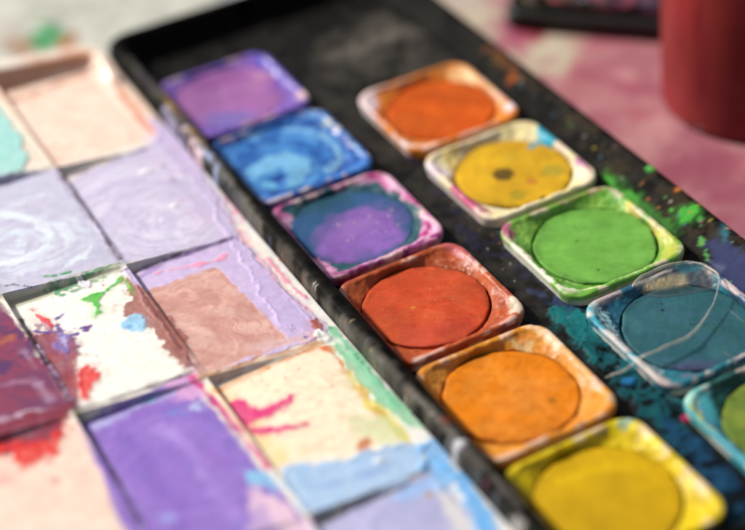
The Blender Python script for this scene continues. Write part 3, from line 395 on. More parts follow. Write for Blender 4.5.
  ('noise', 'e0b430', 4, 0.55, 0.2, {'a': 0.5}),
  ('blob', '6a5420', (-1.72, -0.03), 2.3, 2.3, 0.2, {'soft': 0.35, 'warp': 0.5}),
  ('blob', 'b4a23c', (7.78, -4.73), 2.3, 2.2, 0.2, {'soft': 0.6, 'warp': 0.5, 'a': 0.8}),
  ('blob', 'c8803a', (1.68, -5.53), 1.3, 1.3, 0.2, {'soft': 0.4, 'warp': 0.4, 'a': 0.8}),
  ('blob', 'aa9630', (-3.32, -7.93), 1.7, 1.7, 0, {'soft': 0.4, 'warp': 0.4, 'a': 0.8}),
  ('blob', '2a2010', (0.48, -11.63), 0.7, 0.45, 0.2, {'soft': 0.2, 'warp': 0.2}),
  ('stroke', 'b8a03a', [(-3.12, 9.87), (-1.22, 10.17)], 0.6, {'soft': 0.3, 'a': 0.6}),
  ('specks', ['8a6a20', 'b08a20', '6a4a10'], [(-5.72, 8.47), (7.78, 10.47), (12.38, -4.03), (-5.82, -8.33)], 40, 0.12, 0.35, 57),
  ('blob', 'c4a83a', (2.88, 4.17), 1.6, 1.2, 0, {'soft': 0.8, 'a': 0.6}),
  ('blob', '2fa0bc', (9.98, 5.67), 2.2, 0.6, 0.25, {'soft': 0.2, 'warp': 0.4}),
 ],
 'B3p': [
  ('noise', '8cb84a', 3, 0.55, 0.3, {'a': 0.6}),
  ('swirl', 'b4d080', (0.18, 0.37), 1.8, 0.55, {'a': 0.45, 'warp': 0.8}),
  ('swirl', '3f7a2a', (0.18, 0.37), 2.3, 0.58, {'a': 0.4, 'warp': 0.8}),
  ('poly', 'b05c7c', [(-11.92, 14.07), (-10.32, 14.47), (-11.32, 10.17), (-13.02, 8.27), (-13.62, 9.67), (-13.02, 12.07)], {'soft': 0.2, 'warp': 0.8, 'ws': 1.0}),
  ('stroke', 'e4e8d0', [(-13.72, 6.97), (-14.02, -0.93), (-13.62, -7.73), (-12.02, -11.73)], 1.0, {'soft': 0.3, 'warp': 0.9, 'ws': 1.8}),
  ('stroke', 'd8dcb0', [(-10.72, -11.53), (-1.12, -12.83), (7.98, -13.73)], 0.5, {'soft': 0.25, 'warp': 0.6}),
  ('poly', 'b4b850', [(11.58, -5.33), (13.88, -6.83), (12.48, -12.73), (9.78, -13.53), (6.88, -12.93), (10.08, -9.73)], {'soft': 0.7, 'warp': 0.9, 'a': 0.9}),
  ('stroke', 'd0c870', [(12.68, 6.77), (12.78, -2.63), (13.08, -9.03)], 0.5, {'soft': 0.3, 'warp': 0.7}),
  ('stroke', '9a7a40', [(12.58, 12.67), (15.18, 4.27), (14.58, -5.93)], 0.4, {'soft': 0.2, 'warp': 0.5, 'a': 0.7}),
  ('stroke', 'c8dc9a', [(-9.72, 5.67), (-10.92, -2.33), (-9.72, -9.03)], 0.5, {'soft': 0.2, 'warp': 0.7, 'ws': 1.5}),
  ('specks', ['3a6a2a', 'd8e0b0'], [(-12.12, 12.17), (-13.72, -0.43), (-11.22, -11.23), (-9.62, 0.77)], 50, 0.08, 0.25, 59),
  ('stroke', 'b07a5a', [(-9.42, 13.87), (0.38, 13.67), (11.88, 12.87)], 0.35, {'soft': 0.2, 'warp': 0.5, 'a': 0.8}),
 ],
 'B3c': [
  ('noise', '7cb858', 5, 0.55, 0.2, {'a': 0.5}),
  ('noise', '6aa446', 2, 0.6, 0.15, {'a': 0.4}),
  ('specks', ['3a5a2a', '4a6a34'], [(-4.52, 8.57), (7.98, 7.27), (9.18, -7.63), (-4.22, -7.93)], 12, 0.08, 0.2, 61),
  ('blob', '3a5a30', (-1.82, 2.37), 0.35, 0.2, 0, {}),
  ('blob', '3a5a30', (-3.52, -7.53), 0.25, 0.3, 0, {}),
 ],
 'B4p': [
  ('noise', '2a5a74', 2.5, 0.5, 0.15, {'a': 0.8}),
  ('stroke', '2f8aa4', [(-11.92, 13.77), (-7.22, 15.47), (-0.32, 16.47), (11.18, 14.87)], 1.3, {'soft': 0.5, 'warp': 0.6}),
  ('poly', '9cc4cc', [(-11.42, 13.37), (-9.72, 13.37), (-10.42, 7.97), (-11.12, 2.27), (-11.32, -1.73), (-11.02, -7.73), (-12.22, -9.43), (-13.32, -7.23), (-13.12, -1.53), (-13.42, 4.77), (-12.22, 10.27)], {'soft': 0.25, 'warp': 0.8, 'ws': 1.2}),
  ('noise', '1c2c48', 0.9, 0.58, 0.05, {'a': 0.95, 'box': [(-11.42, 14.47), (-8.52, 13.67), (-10.82, -2.03), (-11.52, -9.33), (-14.22, -7.63), (-13.82, 6.07)]}),
  ('stroke', '5a7090', [(14.28, 7.77), (13.28, 1.87), (11.48, -3.43)], 1.4, {'soft': 0.5, 'warp': 0.8}),
  ('stroke', '40a8bc', [(-12.72, 12.67), (-13.82, 4.07), (-13.62, -4.13)], 0.7, {'soft': 0.3, 'warp': 0.6}),
  ('poly', 'b8ae90', [(0.38, 12.07), (3.78, 12.57), (8.38, 11.17), (8.08, 9.67), (3.88, 9.77), (0.48, 10.37)], {'soft': 0.5, 'warp': 0.7}),
  ('poly', '50545c', [(9.48, 12.67), (13.38, 8.37), (11.68, 6.17), (8.08, 9.67)], {'soft': 0.8, 'warp': 0.8, 'a': 0.9}),
  ('stroke', '8a4a70', [(-10.22, -10.23), (-7.62, -11.93), (-3.52, -12.73)], 0.6, {'soft': 0.4, 'warp': 0.7, 'a': 0.7}),
  ('specks', ['c8d8dc', '1a2a40', '5a8aa0'], [(-11.72, 13.07), (-11.02, 4.27), (-11.52, -9.33), (-14.92, -1.33)], 50, 0.1, 0.3, 63),
 ],
 'B4c': [
  ('noise', '3a6478', 4, 0.58, 0.2, {'a': 0.6}),
  ('noise', '2c5a66', 3, 0.55, 0.2, {'a': 0.6}),
  ('specks', ['16202c', '1c2a38'], [(-5.92, 8.57), (3.68, 7.57), (8.68, -2.23), (-6.12, -5.63)], 16, 0.12, 0.3, 65),
  ('blob', '121820', (-0.42, 5.97), 0.35, 0.28, 0, {}),
  ('stroke', '7a8a80', [(9.78, -0.83), (9.68, -5.43)], 0.2, {'soft': 0.1, 'a': 0.7}),
  ('stroke', '6a7a78', [(1.48, -9.73), (1.68, -11.33)], 0.25, {'soft': 0.1, 'a': 0.6}),
  ('blob', '5a4a7a', (-7.02, -9.53), 5, 1.5, -0.3, {'soft': 1, 'a': 0.6}),
 ],
 'B5p': [
  ('stroke', '7cc4b8', [(-11.82, 13.67), (-9.22, 14.77), (-5.02, 15.17)], 2.0, {'soft': 0.8, 'warp': 0.8}),
  ('stroke', '4a98c8', [(-11.72, 11.57), (-12.62, 4.67), (-12.92, -2.33)], 1.6, {'soft': 0.5, 'warp': 0.9}),
  ('stroke', 'c4c458', [(-12.72, 10.77), (-13.22, 6.37), (-13.72, 2.67)], 0.9, {'soft': 0.4, 'warp': 0.8, 'ws': 1.5}),
  ('blob', 'a8d8cc', (-11.72, 12.87), 1.5, 2, 0, {'soft': 0.6, 'warp': 0.6}),
  ('poly', '1c4a44', [(-6.22, 14.27), (1.78, 14.77), (-3.82, 7.77), (-9.42, 4.57), (-9.12, 9.17)], {'soft': 0.8, 'warp': 0.8}),
  ('stroke', '5aa0d0', [(-15.32, -0.23), (-14.72, -6.13)], 1.0, {'soft': 0.4, 'warp': 0.6}),
 ],
 'B5c': [
  ('noise', '8a9a44', 4, 0.55, 0.2, {'a': 0.6}),
  ('noise', '5a7a34', 3, 0.58, 0.15, {'a': 0.6}),
 ],
 'hinge': [
 ],
}
PATHS = {'strand': [(16.2, -49.2, -2.4), (18.9, -49.6, -2.0), (21.7, -49.9, -1.2), (23.5, -50.8, 0.7), (27.6, -51.1, 0.9), (32.3, -50.8, 0.6), (36.8, -49.2, 0.4), (41.2, -46.5, 0.6), (44.4, -44.1, 0.9), (46.8, -41.8, 0.9), (48.2, -39.4, 0.9), (48.3, -36.6, 0.7), (47.1, -33.8, 0.6), (44.1, -32.1, 0.6), (40.8, -31.6, 0.5), (37.2, -31.7, 0.4), (34.1, -32.6, 0.2), (33.4, -33.2, -0.8)], 'film_a': [(34.2, -32.5, 0.1), (37.5, -31.7, 0.3), (41.2, -31.7, 0.4), (44.5, -32.2, 0.5), (47.5, -33.9, 0.5), (48.5, -36.9, 0.6)], 'film_b': [(34.3, -33.5, -1.2), (35.6, -35.7, -1.3), (37.9, -37.6, -1.3), (41.0, -38.9, -1.3), (44.1, -39.7, -1.2), (47.0, -40.8, -0.8)], 'cup': (110.6, 25.2, 22.0), 'bb0': (79.3, 85.7, -15), 'bb1': (106.1, 59.0, -15), 'bbp': [(95.5, 72.7, '8a3040'), (103.4, 62.6, '5a3048'), (83.4, 78.3, '4a4430'), (110.3, 77.9, '3a3048'), (87.3, 73.0, '3a2a1c'), (98.8, 67.1, '241a18')], 'cupops': [('noise', '8a2e2e', 9, 0.56, 0.3, {'a': 0.5}), ('noise', 'b85048', 12, 0.6, 0.3, {'a': 0.4}), ('blob', '6a3a1c', (68.98, 25.67), 2.2, 1.6, 0, {'soft': 0.8, 'warp': 1}), ('blob', '4a2018', (-54.62, 14.23), 1.2, 1.0, 0, {'soft': 0.6, 'warp': 0.6}), ('blob', 'd8b0a8', (-62.95, 1.35), 1.4, 0.8, 0, {'soft': 0.4, 'warp': 0.5}), ('stroke', '3a1c24', [(64.66, 2.05), (-65.19, 0.88), (-57.45, 0.88), (-51.9, 0.95)], 0.7, {'soft': 0.4, 'warp': 0.3}), ('stroke', '8a2028', [(-64.27, 34.49), (-62.66, 20.14), (-62.87, 9.68)], 3, {'soft': 1.5, 'warp': 1, 'a': 0.5})]}  # cupops: the pale blob at the cup's base is a painted highlight

# ---------------------------------------------------------------- numpy paint box
def lin(h):
    c = np.array([int(h[i:i+2], 16)/255 for i in (0, 2, 4)])
    c = np.where(c <= .04045, c/12.92, ((c+.055)/1.055)**2.4)
    return c*ALB
def _hash(ix, iy, s):
    n = (ix*374761393 + iy*668265263 + s*1274126177) & 0xffffffff
    n = ((n ^ (n >> 13))*1274126177) & 0xffffffff
    return ((n ^ (n >> 16)) & 0xffff)/65535.0
def vnoise(x, y, s=0):
    ix = np.floor(x).astype(np.int64); iy = np.floor(y).astype(np.int64)
    fx = x-ix; fy = y-iy
    fx = fx*fx*fx*(fx*(fx*6-15)+10); fy = fy*fy*fy*(fy*(fy*6-15)+10)
    a = _hash(ix, iy, s); b = _hash(ix+1, iy, s); c = _hash(ix, iy+1, s); d = _hash(ix+1, iy+1, s)
    return (a*(1-fx)+b*fx)*(1-fy)+(c*(1-fx)+d*fx)*fy
def fbm(x, y, s=0, o=4):
    t = 0; a = .5; n = 0
    for k in range(o):
        t = t+a*vnoise(x*2**k+k*17.3, y*2**k-k*9.1, s+k*31); n += a; a *= .55
    return np.clip((t/n-.5)*1.7+.5, 0, 1)
def sstep(a, b, x):
    t = np.clip((x-a)/(b-a+1e-9), 0, 1); return t*t*(3-2*t)
def sd_poly(p, P):
    P = np.asarray(P, float); d = np.full(len(p), 1e9); s = np.ones(len(p))
    n = len(P); j = n-1
    for i in range(n):
        e = P[j]-P[i]; w = p-P[i]
        t = np.clip((w@e)/(e@e+1e-12), 0, 1)
        b = w-t[:, None]*e
        d = np.minimum(d, (b*b).sum(1))
        c1 = p[:, 1] >= P[i, 1]; c2 = p[:, 1] < P[j, 1]; c3 = e[0]*w[:, 1] > e[1]*w[:, 0]
        s = np.where((c1 & c2 & c3) | (~c1 & ~c2 & ~c3), -s, s); j = i
    return s*np.sqrt(d)
def sd_line(p, P):
    P = np.asarray(P, float); d = np.full(len(p), 1e9)
    for a, b in zip(P[:-1], P[1:]):
        e = b-a; w = p-a; t = np.clip((w@e)/(e@e+1e-12), 0, 1)
        q = w-t[:, None]*e; d = np.minimum(d, (q*q).sum(1))
    return np.sqrt(d)
def catmull(P, n=6):
    P = np.asarray(P, float)
    if len(P) < 3: return P
    Q = np.vstack([2*P[0]-P[1], P, 2*P[-1]-P[-2]]); out = []
    for i in range(1, len(Q)-2):
        for t in np.linspace(0, 1, n, endpoint=False):
            a, b, c, d = Q[i-1:i+3]
            out.append(.5*((2*b)+(c-a)*t+(2*a-5*b+4*c-d)*t*t+(3*b-a-3*c+d)*t**3))
    out.append(P[-1]); return np.array(out)
def paint(uv, ops, base, gain=1.0, sat=1.0):
    """lay the coats of paint down one after the other -> colour (N,3), thickness (N)"""
    uv = np.asarray(uv, float); N = len(uv)
    col = np.tile(lin(base), (N, 1)); hh = np.zeros(N)
    for k, op in enumerate(ops):
        kind = op[0]; o = op[-1] if isinstance(op[-1], dict) else {}
        sd = 100+k*7
        if kind == 'specks':
            cols, P, n, r0, r1, seed = op[1:7]
            rr = np.random.default_rng(seed); P = np.array(P)
            lo, hi = P.min(0), P.max(0); cnt = 0; tries = 0
            while cnt < n and tries < n*30:
                tries += 1
                q = lo+rr.random(2)*(hi-lo)
                if sd_poly(q[None], P)[0] > 0: continue
                cnt += 1
                r = r0+(r1-r0)*rr.random()**2
                i = np.where((abs(uv[:, 0]-q[0]) < r*3) & (abs(uv[:, 1]-q[1]) < r*3))[0]
                if not len(i): continue
                th = rr.random()*6.28; e = .55+.45*rr.random()
                w = uv[i]-q; x = w[:, 0]*math.cos(th)+w[:, 1]*math.sin(th); y = -w[:, 0]*math.sin(th)+w[:, 1]*math.cos(th)
                m = sstep(1.25, .75, np.hypot(x/r, y/(r*e)))*(.6+.4*rr.random())
                c = lin(cols[int(rr.integers(len(cols)))])
                col[i] = col[i]*(1-m[:, None])+c*m[:, None]; hh[i] += m*r*.25
            continue
        soft = o.get('soft', .25); warp = o.get('warp', 0); ws = o.get('ws', 2.5); al = o.get('a', 1)
        if kind in ('noise', 'swirl'):
            P = o.get('box'); idx = np.arange(N)
            if P is not None:
                P = np.array(P); i = np.all((uv > P.min(0)-3) & (uv < P.max(0)+3), 1); idx = np.where(i)[0]
                if not len(idx): continue
                p = uv[idx]
                w = (fbm(p[:, 0]/2, p[:, 1]/2, sd+3, 3)-.5)*2
                lim = sstep(.6, -.6, sd_poly(p, P)+w)
            else: p = uv; lim = 1
            if kind == 'noise':
                sc, thr, so = op[2:5]
                wx = fbm(p[:, 0]/sc/1.7, p[:, 1]/sc/1.7, sd+5, 2)*1.2
                m = sstep(thr-so, thr+so, fbm(p[:, 0]/sc+wx, p[:, 1]/sc-wx, sd))*lim
            else:
                c, fr, den = np.array(op[2]), op[3], op[4]
                wob = o.get('warp', 1.0)
                q = p-c; r = np.hypot(q[:, 0], q[:, 1]*1.15); th = np.arctan2(q[:, 1], q[:, 0])
                r = r+(fbm(p[:, 0]/5, p[:, 1]/5, sd, 3)-.5)*3.2*wob+th*.35
                n = vnoise(r*fr*1.1, th*1.2+5, sd)*.65+vnoise(r*fr*2.9, th*1.5+9, sd+9)*.35
                m = sstep(den-.14, den+.3, n)*(.45+.55*fbm(p[:, 0]/4, p[:, 1]/4, sd+4, 2))*lim
            c = lin(op[1])
        else:
            if kind == 'poly': P = np.array(op[2]); mg = 2+soft+warp
            elif kind == 'stroke': P = catmull(op[2]); mg = op[3]+soft+warp+1
            else: P = np.array([op[2]]); mg = max(op[3], op[4])*1.3+soft+warp+.5
            idx = np.where(np.all((uv > P.min(0)-mg) & (uv < P.max(0)+mg), 1))[0]
            if not len(idx): continue
            p = uv[idx]
            w = 0
            if warp: w = (fbm(p[:, 0]/ws, p[:, 1]/ws, sd, 4)-.5)*2*warp
            if kind == 'poly': d = sd_poly(p, P)
            elif kind == 'stroke': d = sd_line(p, P)-op[3]*.5*(.6+.8*vnoise(p[:, 0]/2, p[:, 1]/2, sd+2))
            else:
                rx, ry, rot = op[3:6]; q = p-P[0]
                x = q[:, 0]*math.cos(rot)+q[:, 1]*math.sin(rot); y = -q[:, 0]*math.sin(rot)+q[:, 1]*math.cos(rot)
                d = (np.hypot(x/rx, y/ry)-1)*min(rx, ry)
            bl = .45+1.9*sstep(.35, .85, fbm(p[:, 0]/3.1, p[:, 1]/3.1, sd+60, 2)) if kind != 'blob' else 1.0
            m = sstep(soft*bl, -soft*bl, d+w)
            if kind == 'poly' and o.get('h', 0) > 0:
                m = m*(.86+.14*fbm(p[:, 0]/.7, p[:, 1]/2.4, sd+70, 3))
                m = np.maximum(m, .42*sstep(1.7, -.1, d+w*1.6)*fbm(p[:, 0]/1.6, p[:, 1]/1.6, sd+80, 3))
                hh[idx] += o['h']*.7*np.exp(-((d+w+.3)/.25)**2)
            c = lin(op[1])
        hh[idx] += m*o.get('h', 0)
        m = m*al
        if m.ndim: m = m[:, None]
        var = 1+(fbm(p[:, 0]/1.1, p[:, 1]/1.1, sd+50, 3)-.5)*.16
        col[idx] = col[idx]*(1-m)+c*var[:, None]*m
    if sat != 1:
        lum = (col@np.array([.25, .65, .10]))[:, None]; col = np.maximum(lum+(col-lum)*sat, col*.25)
    return np.clip(col*gain, 0.002, .88), hh

# ---------------------------------------------------------------- objects
def tag(o, label=None, cat=None, group=None, kind=None):
    if label: o['label'] = label
    if cat: o['category'] = cat
    if group: o['group'] = group
    if kind: o['kind'] = kind
    return o
def empty(name, loc, label, cat, group=None):
    o = bpy.data.objects.new(name, None); COL.objects.link(o)
    o.location = Vector(loc)*MM; o.empty_display_size = .01
    return tag(o, label, cat, group)
def mesh_obj(name, V, F, mat, parent=None, col=None, label=None, smooth=True):
    V = np.asarray(V, float)*MM
    me = bpy.data.meshes.new(name)
    F = np.asarray(F, np.int64) if not isinstance(F, list) else F
    if isinstance(F, np.ndarray):
        k = F.shape[1]
        me.vertices.add(len(V)); me.vertices.foreach_set('co', V.ravel())
        me.loops.add(F.size); me.loops.foreach_set('vertex_index', F.ravel())
        me.polygons.add(len(F)); me.polygons.foreach_set('loop_start', np.arange(0, F.size, k))
        me.update(calc_edges=True)
    else:
        me.from_pydata([tuple(v) for v in V], [], F); me.update()
    me.validate()
    me.polygons.foreach_set('use_smooth', [smooth]*len(me.polygons))
    if col is not None:
        a = me.attributes.new('paint', 'FLOAT_COLOR', 'POINT')
        a.data.foreach_set('color', (col if np.shape(col)[1] == 4 else np.hstack([col, np.ones((len(col), 1))])).astype(np.float32).ravel())
    me.materials.append(mat); me.update()
    o = bpy.data.objects.new(name, me); COL.objects.link(o)
    if parent: o.parent = parent
    if label: o['label'] = label
    return o
def grid_faces(nu, nv, wrap=False, off=0):
    """nu rings of nv points"""
    i = np.arange(nu-1)[:, None]; j = np.arange(nv if wrap else nv-1)[None]
    j2 = (j+1) % nv
    return np.stack([i*nv+j, i*nv+j2, (i+1)*nv+j2, (i+1)*nv+j], -1).reshape(-1, 4)+off
def rrect(x0, x1, y0, y1, r, nx, ny, nc):
    """points round a rounded rectangle, counter-clockwise, same count whatever the bounds"""
    r = max(r, 1e-3); out = []
    cs = [(x1-r, y1-r, 0), (x0+r, y1-r, 90), (x0+r, y0+r, 180), (x1-r, y0+r, 270)]
    for k, (cx, cy, a0) in enumerate(cs):
        A = np.radians(a0+np.linspace(0, 90, nc))
        arc = np.stack([cx+r*np.cos(A), cy+r*np.sin(A)], 1)
        out.append(arc)
        nxt = cs[(k+1) % 4]; b = np.radians(nxt[2])
        q = np.array([nxt[0]+r*math.cos(b), nxt[1]+r*math.sin(b)])
        n = nx if k % 2 == 0 else ny
        t = np.linspace(0, 1, n+2)[1:-1, None]
        out.append(arc[-1]*(1-t)+q*t)
    return np.vstack(out)
def loft(rings):
    V = np.vstack(rings); return V, grid_faces(len(rings), len(rings[0]), True)
def with_z(P, z): return np.hstack([P, np.full((len(P), 1), z) if np.isscalar(z) else np.asarray(z)[:, None]])
def tube(P, R, n=14, flat=1.0):
    P = np.asarray(P, float); V = []
    up = np.array([0, 0, 1.0])
    for i in range(len(P)):
        t = P[min(i+1, len(P)-1)]-P[max(i-1, 0)]; t /= np.linalg.norm(t)+1e-9
        s = np.cross(t, up); s /= np.linalg.norm(s)+1e-9; u = np.cross(s, t)
        for a in np.linspace(0, 2*math.pi, n, endpoint=False):
            V.append(P[i]+R[i]*(math.cos(a)*s+math.sin(a)*u*flat))
    F = [tuple(int(q) for q in f) for f in grid_faces(len(P), n, True)]
    F.append(tuple(range(n))[::-1]); F.append(tuple(range((len(P)-1)*n, len(P)*n)))
    return np.array(V), F

# ---------------------------------------------------------------- materials
def nodes(name):
    m = bpy.data.materials.new(name); m.use_nodes = True
    nt = m.node_tree; b = nt.nodes['Principled BSDF']
    return m, nt, b
def link(nt, a, b): nt.links.new(a, b)
def noise(nt, co, scale, detail=4, rough=.55, dist=0):
    n = nt.nodes.new('ShaderNodeTexNoise'); n.inputs['Scale'].default_value = scale; n.inputs['Detail'].default_value = detail
    n.inputs['Roughness'].default_value = rough; n.inputs['Distortion'].default_value = dist
    link(nt, co, n.inputs['Vector']); return n
def ramp(nt, src, a, b, lo=0., hi=1.):
    r = nt.nodes.new('ShaderNodeMapRange'); r.inputs['From Min'].default_value = a; r.inputs['From Max'].default_value = b
    r.inputs['To Min'].default_value = lo; r.inputs['To Max'].default_value = hi
    link(nt, src, r.inputs['Value']); return r.outputs['Result']
def mul(nt, col, fac):
    n = nt.nodes.new('ShaderNodeVectorMath'); n.operation = 'SCALE'
    link(nt, col, n.inputs[0]); link(nt, fac, n.inputs['Scale']); return n.outputs[0]
def bump(nt, src, strength, dist, prev=None):
    n = nt.nodes.new('ShaderNodeBump'); n.inputs['Strength'].default_value = strength; n.inputs['Distance'].default_value = dist
    link(nt, src, n.inputs['Height'])
    if prev: link(nt, prev, n.inputs['Normal'])
    return n.outputs['Normal']
def paint_mat(name, rough=(.3, .5), grain=700, gb=.25, fine=3500, fb=.15, var=.12, spec=.5, coat=0, base=None, stretch=None, sss=0):
    m, nt, b = nodes(name)
    tc = nt.nodes.new('ShaderNodeTexCoord'); co = tc.outputs['Object']
    if stretch:
        mp = nt.nodes.new('ShaderNodeMapping'); mp.inputs['Scale'].default_value = stretch[:3]; mp.inputs['Rotation'].default_value = (0, 0, stretch[3]); link(nt, co, mp.inputs['Vector']); co2 = mp.outputs[0]
    else: co2 = co
    n1 = noise(nt, co2, grain, 5, .6, .6); n2 = noise(nt, co, fine, 3, .6)
    if base is None:
        at = nt.nodes.new('ShaderNodeAttribute'); at.attribute_name = 'paint'; c = at.outputs['Color']
    else:
        rg = nt.nodes.new('ShaderNodeRGB'); rg.outputs[0].default_value = (*lin(base), 1); c = rg.outputs[0]
    c = mul(nt, c, ramp(nt, n1.outputs[0], .25, .75, 1-var, 1+var*.6))
    c = mul(nt, c, ramp(nt, n2.outputs[0], .3, .7, 1-var*.5, 1+var*.3))
    link(nt, c, b.inputs['Base Color'])
    link(nt, ramp(nt, n1.outputs[0], .3, .7, rough[0], rough[1]), b.inputs['Roughness'])
    b.inputs['Specular IOR Level'].default_value = spec
    b.inputs['Coat Weight'].default_value = coat; b.inputs['Coat Roughness'].default_value = .12
    if sss:
        b.inputs['Subsurface Weight'].default_value = sss; b.inputs['Subsurface Radius'].default_value = (1, .7, .5); b.inputs['Subsurface Scale'].default_value = .002
    nb = bump(nt, n1.outputs[0], gb, .0002); nb = bump(nt, n2.outputs[0], fb, .00006, nb)
    link(nt, nb, b.inputs['Normal'])
    return m
M = {}
M['lid'] = paint_mat('palette_paint', (.26, .36), 260, .04, 2200, .04, .03, .5, sss=.5)
M['pan'] = paint_mat('pan_plastic', (.36, .6), 450, .2, 2500, .12, .10, .28)
M['cake'] = paint_mat('dry_paint_cake', (.55, .72), 380, .06, 2600, .2, .05, .14)
M['streak'] = paint_mat('brushed_paint_cake', (.55, .75), 450, .2, 2400, .35, .10, .12, stretch=(.35, 1.6, 1, .6))
M['wet'] = paint_mat('wet_paint', (.28, .45), 220, .2, 1500, .06, .08, .4)
M['black'] = paint_mat('black_enamel', (.35, .65), 300, .2, 1800, .2, .25, .1)
M['rail'] = paint_mat('black_painted_metal', (.5, .75), 500, .2, 2600, .2, .3, .035)
M['shell'] = paint_mat('black_lid_shell', (.4, .6), 500, .2, 2600, .2, .2, .4, base='15130f')
M['table'] = paint_mat('stained_table', (.45, .65), 60, .15, 600, .1, .10, .35)
M['paper'] = paint_mat('newsprint', (.8, .9), 90, .1, 900, .1, .06, .2)
def cup_mat():
    m, nt, b = nodes('red_plastic')
    tc = nt.nodes.new('ShaderNodeTexCoord'); at = nt.nodes.new('ShaderNodeAttribute'); at.attribute_name = 'paint'
    n = noise(nt, tc.outputs['Object'], 45, 4, .6, .4)
    c = mul(nt, at.outputs['Color'], ramp(nt, n.outputs[0], .3, .7, .85, 1.1))
    link(nt, c, b.inputs['Base Color'])
    b.inputs['Roughness'].default_value = .4; b.inputs['Specular IOR Level'].default_value = .25
    nb = bump(nt, n.outputs[0], .15, .001); link(nt, nb, b.inputs['Normal'])
    tr = nt.nodes.new('ShaderNodeBsdfTranslucent'); link(nt, c, tr.inputs['Color'])
    mx = nt.nodes.new('ShaderNodeMixShader'); mx.inputs[0].default_value = .35
    link(nt, b.outputs[0], mx.inputs[1]); link(nt, tr.outputs[0], mx.inputs[2])
    out = [q for q in nt.nodes if q.type == 'OUTPUT_MATERIAL'][0]; link(nt, mx.outputs[0], out.inputs['Surface'])
    return m
M['cup'] = cup_mat()
def glue_mat(name, colr, alpha, rough):
    m, nt, b = nodes(name)
    tc = nt.nodes.new('ShaderNodeTexCoord')
    n = noise(nt, tc.outputs['Object'], 900, 4, .6, .5)
    rg = nt.nodes.new('ShaderNodeRGB'); rg.outputs[0].default_value = (*lin(colr), 1); cs = rg.outputs[0]
    if 'film' in name:
        at = nt.nodes.new('ShaderNodeAttribute'); at.attribute_name = 'paint'; cs = at.outputs['Color']
    link(nt, mul(nt, cs, ramp(nt, n.outputs[0], .3, .7, .8, 1.15)), b.inputs['Base Color'])
    b.inputs['Roughness'].default_value = rough
    if 'film' in name:
        ml = nt.nodes.new('ShaderNodeMath'); ml.operation = 'MULTIPLY'; link(nt, at.outputs['Alpha'], ml.inputs[0]); link(nt, ramp(nt, n.outputs[0], .3, .75, .7, 1.2), ml.inputs[1]); link(nt, ml.outputs[0], b.inputs['Alpha'])
    else: link(nt, ramp(nt, n.outputs[0], .3, .75, alpha*.7, min(1, alpha*1.3)), b.inputs['Alpha'])
    link(nt, bump(nt, n.outputs[0], .4, .0003), b.inputs['Normal'])
    return m
M['strand'] = glue_mat('clear_strand', 'b4b2a8', .36, .2)
M['film'] = glue_mat('clear_film', '9a9488', 1, .15)

# ---------------------------------------------------------------- the setting
def table():
    xs = np.unique(np.concatenate([np.linspace(-900, -140, 12), np.arange(-140, 220, 2.0), np.linspace(220, 1400, 14)]))
    ys = np.unique(np.concatenate([np.linspace(-900, -120, 12), np.arange(-120, 230, 2.0), np.linspace(230, 1600, 16)]))
    X, Y = np.meshgrid(xs, ys); uv = np.stack([X.ravel(), Y.ravel()], 1)
    c, h = paint(uv, PAINT['table'], 'c2868c', .62)
    V = np.hstack([uv, np.full((len(uv), 1), TABLE_Z)])
    o = mesh_obj('tabletop', V, grid_faces(len(ys), len(xs)), M['table'], col=c)
    tag(o, kind='structure')
table()
def sheet():
    xs = np.linspace(-190, 26, 220); ys = np.linspace(96, 330, 240)
    X, Y = np.meshgrid(xs, ys); uv = np.stack([X.ravel(), Y.ravel()], 1)
    c, h = paint(uv, PAINT['paper'], 'd6d6cc', .72)
    # rows of small grey print
    rows = sstep(.30, .42, abs((uv[:, 1]/4.2) % 1-.5)); words = sstep(.42, .5, vnoise(uv[:, 0]/2.3, np.floor(uv[:, 1]/4.2)*7.7, 5))
    blk = sstep(.42, .5, vnoise(uv[:, 0]/60, uv[:, 1]/40, 9))
    c = c*(1-(.22*(1-rows)*words*blk)[:, None])
    z = TABLE_Z+.5+.5*fbm(uv[:, 0]/60, uv[:, 1]/60, 4, 2)+h
    V = np.hstack([uv, z[:, None]])
    n = len(uv); Vb = V.copy(); Vb[:, 2] -= .15
    F = grid_faces(len(ys), len(xs)); F2 = F[:, ::-1]+n
    nx, ny = len(xs), len(ys)
    ed = np.concatenate([np.arange(nx), np.arange(1, ny)*nx+nx-1, (ny-1)*nx+np.arange(nx-2, -1, -1), np.arange(ny-2, 0, -1)*nx])
    e2 = np.roll(ed, -1); S = np.stack([ed+n, e2+n, e2, ed], 1)
    o = mesh_obj('newspaper_sheet', np.vstack([V, Vb]), np.vstack([F, F2, S]), M['paper'], col=np.vstack([c, c]))
    tag(o, 'pale grey newspaper sheet with a green and orange paint smear, behind the palette lid', 'newspaper')
sheet()

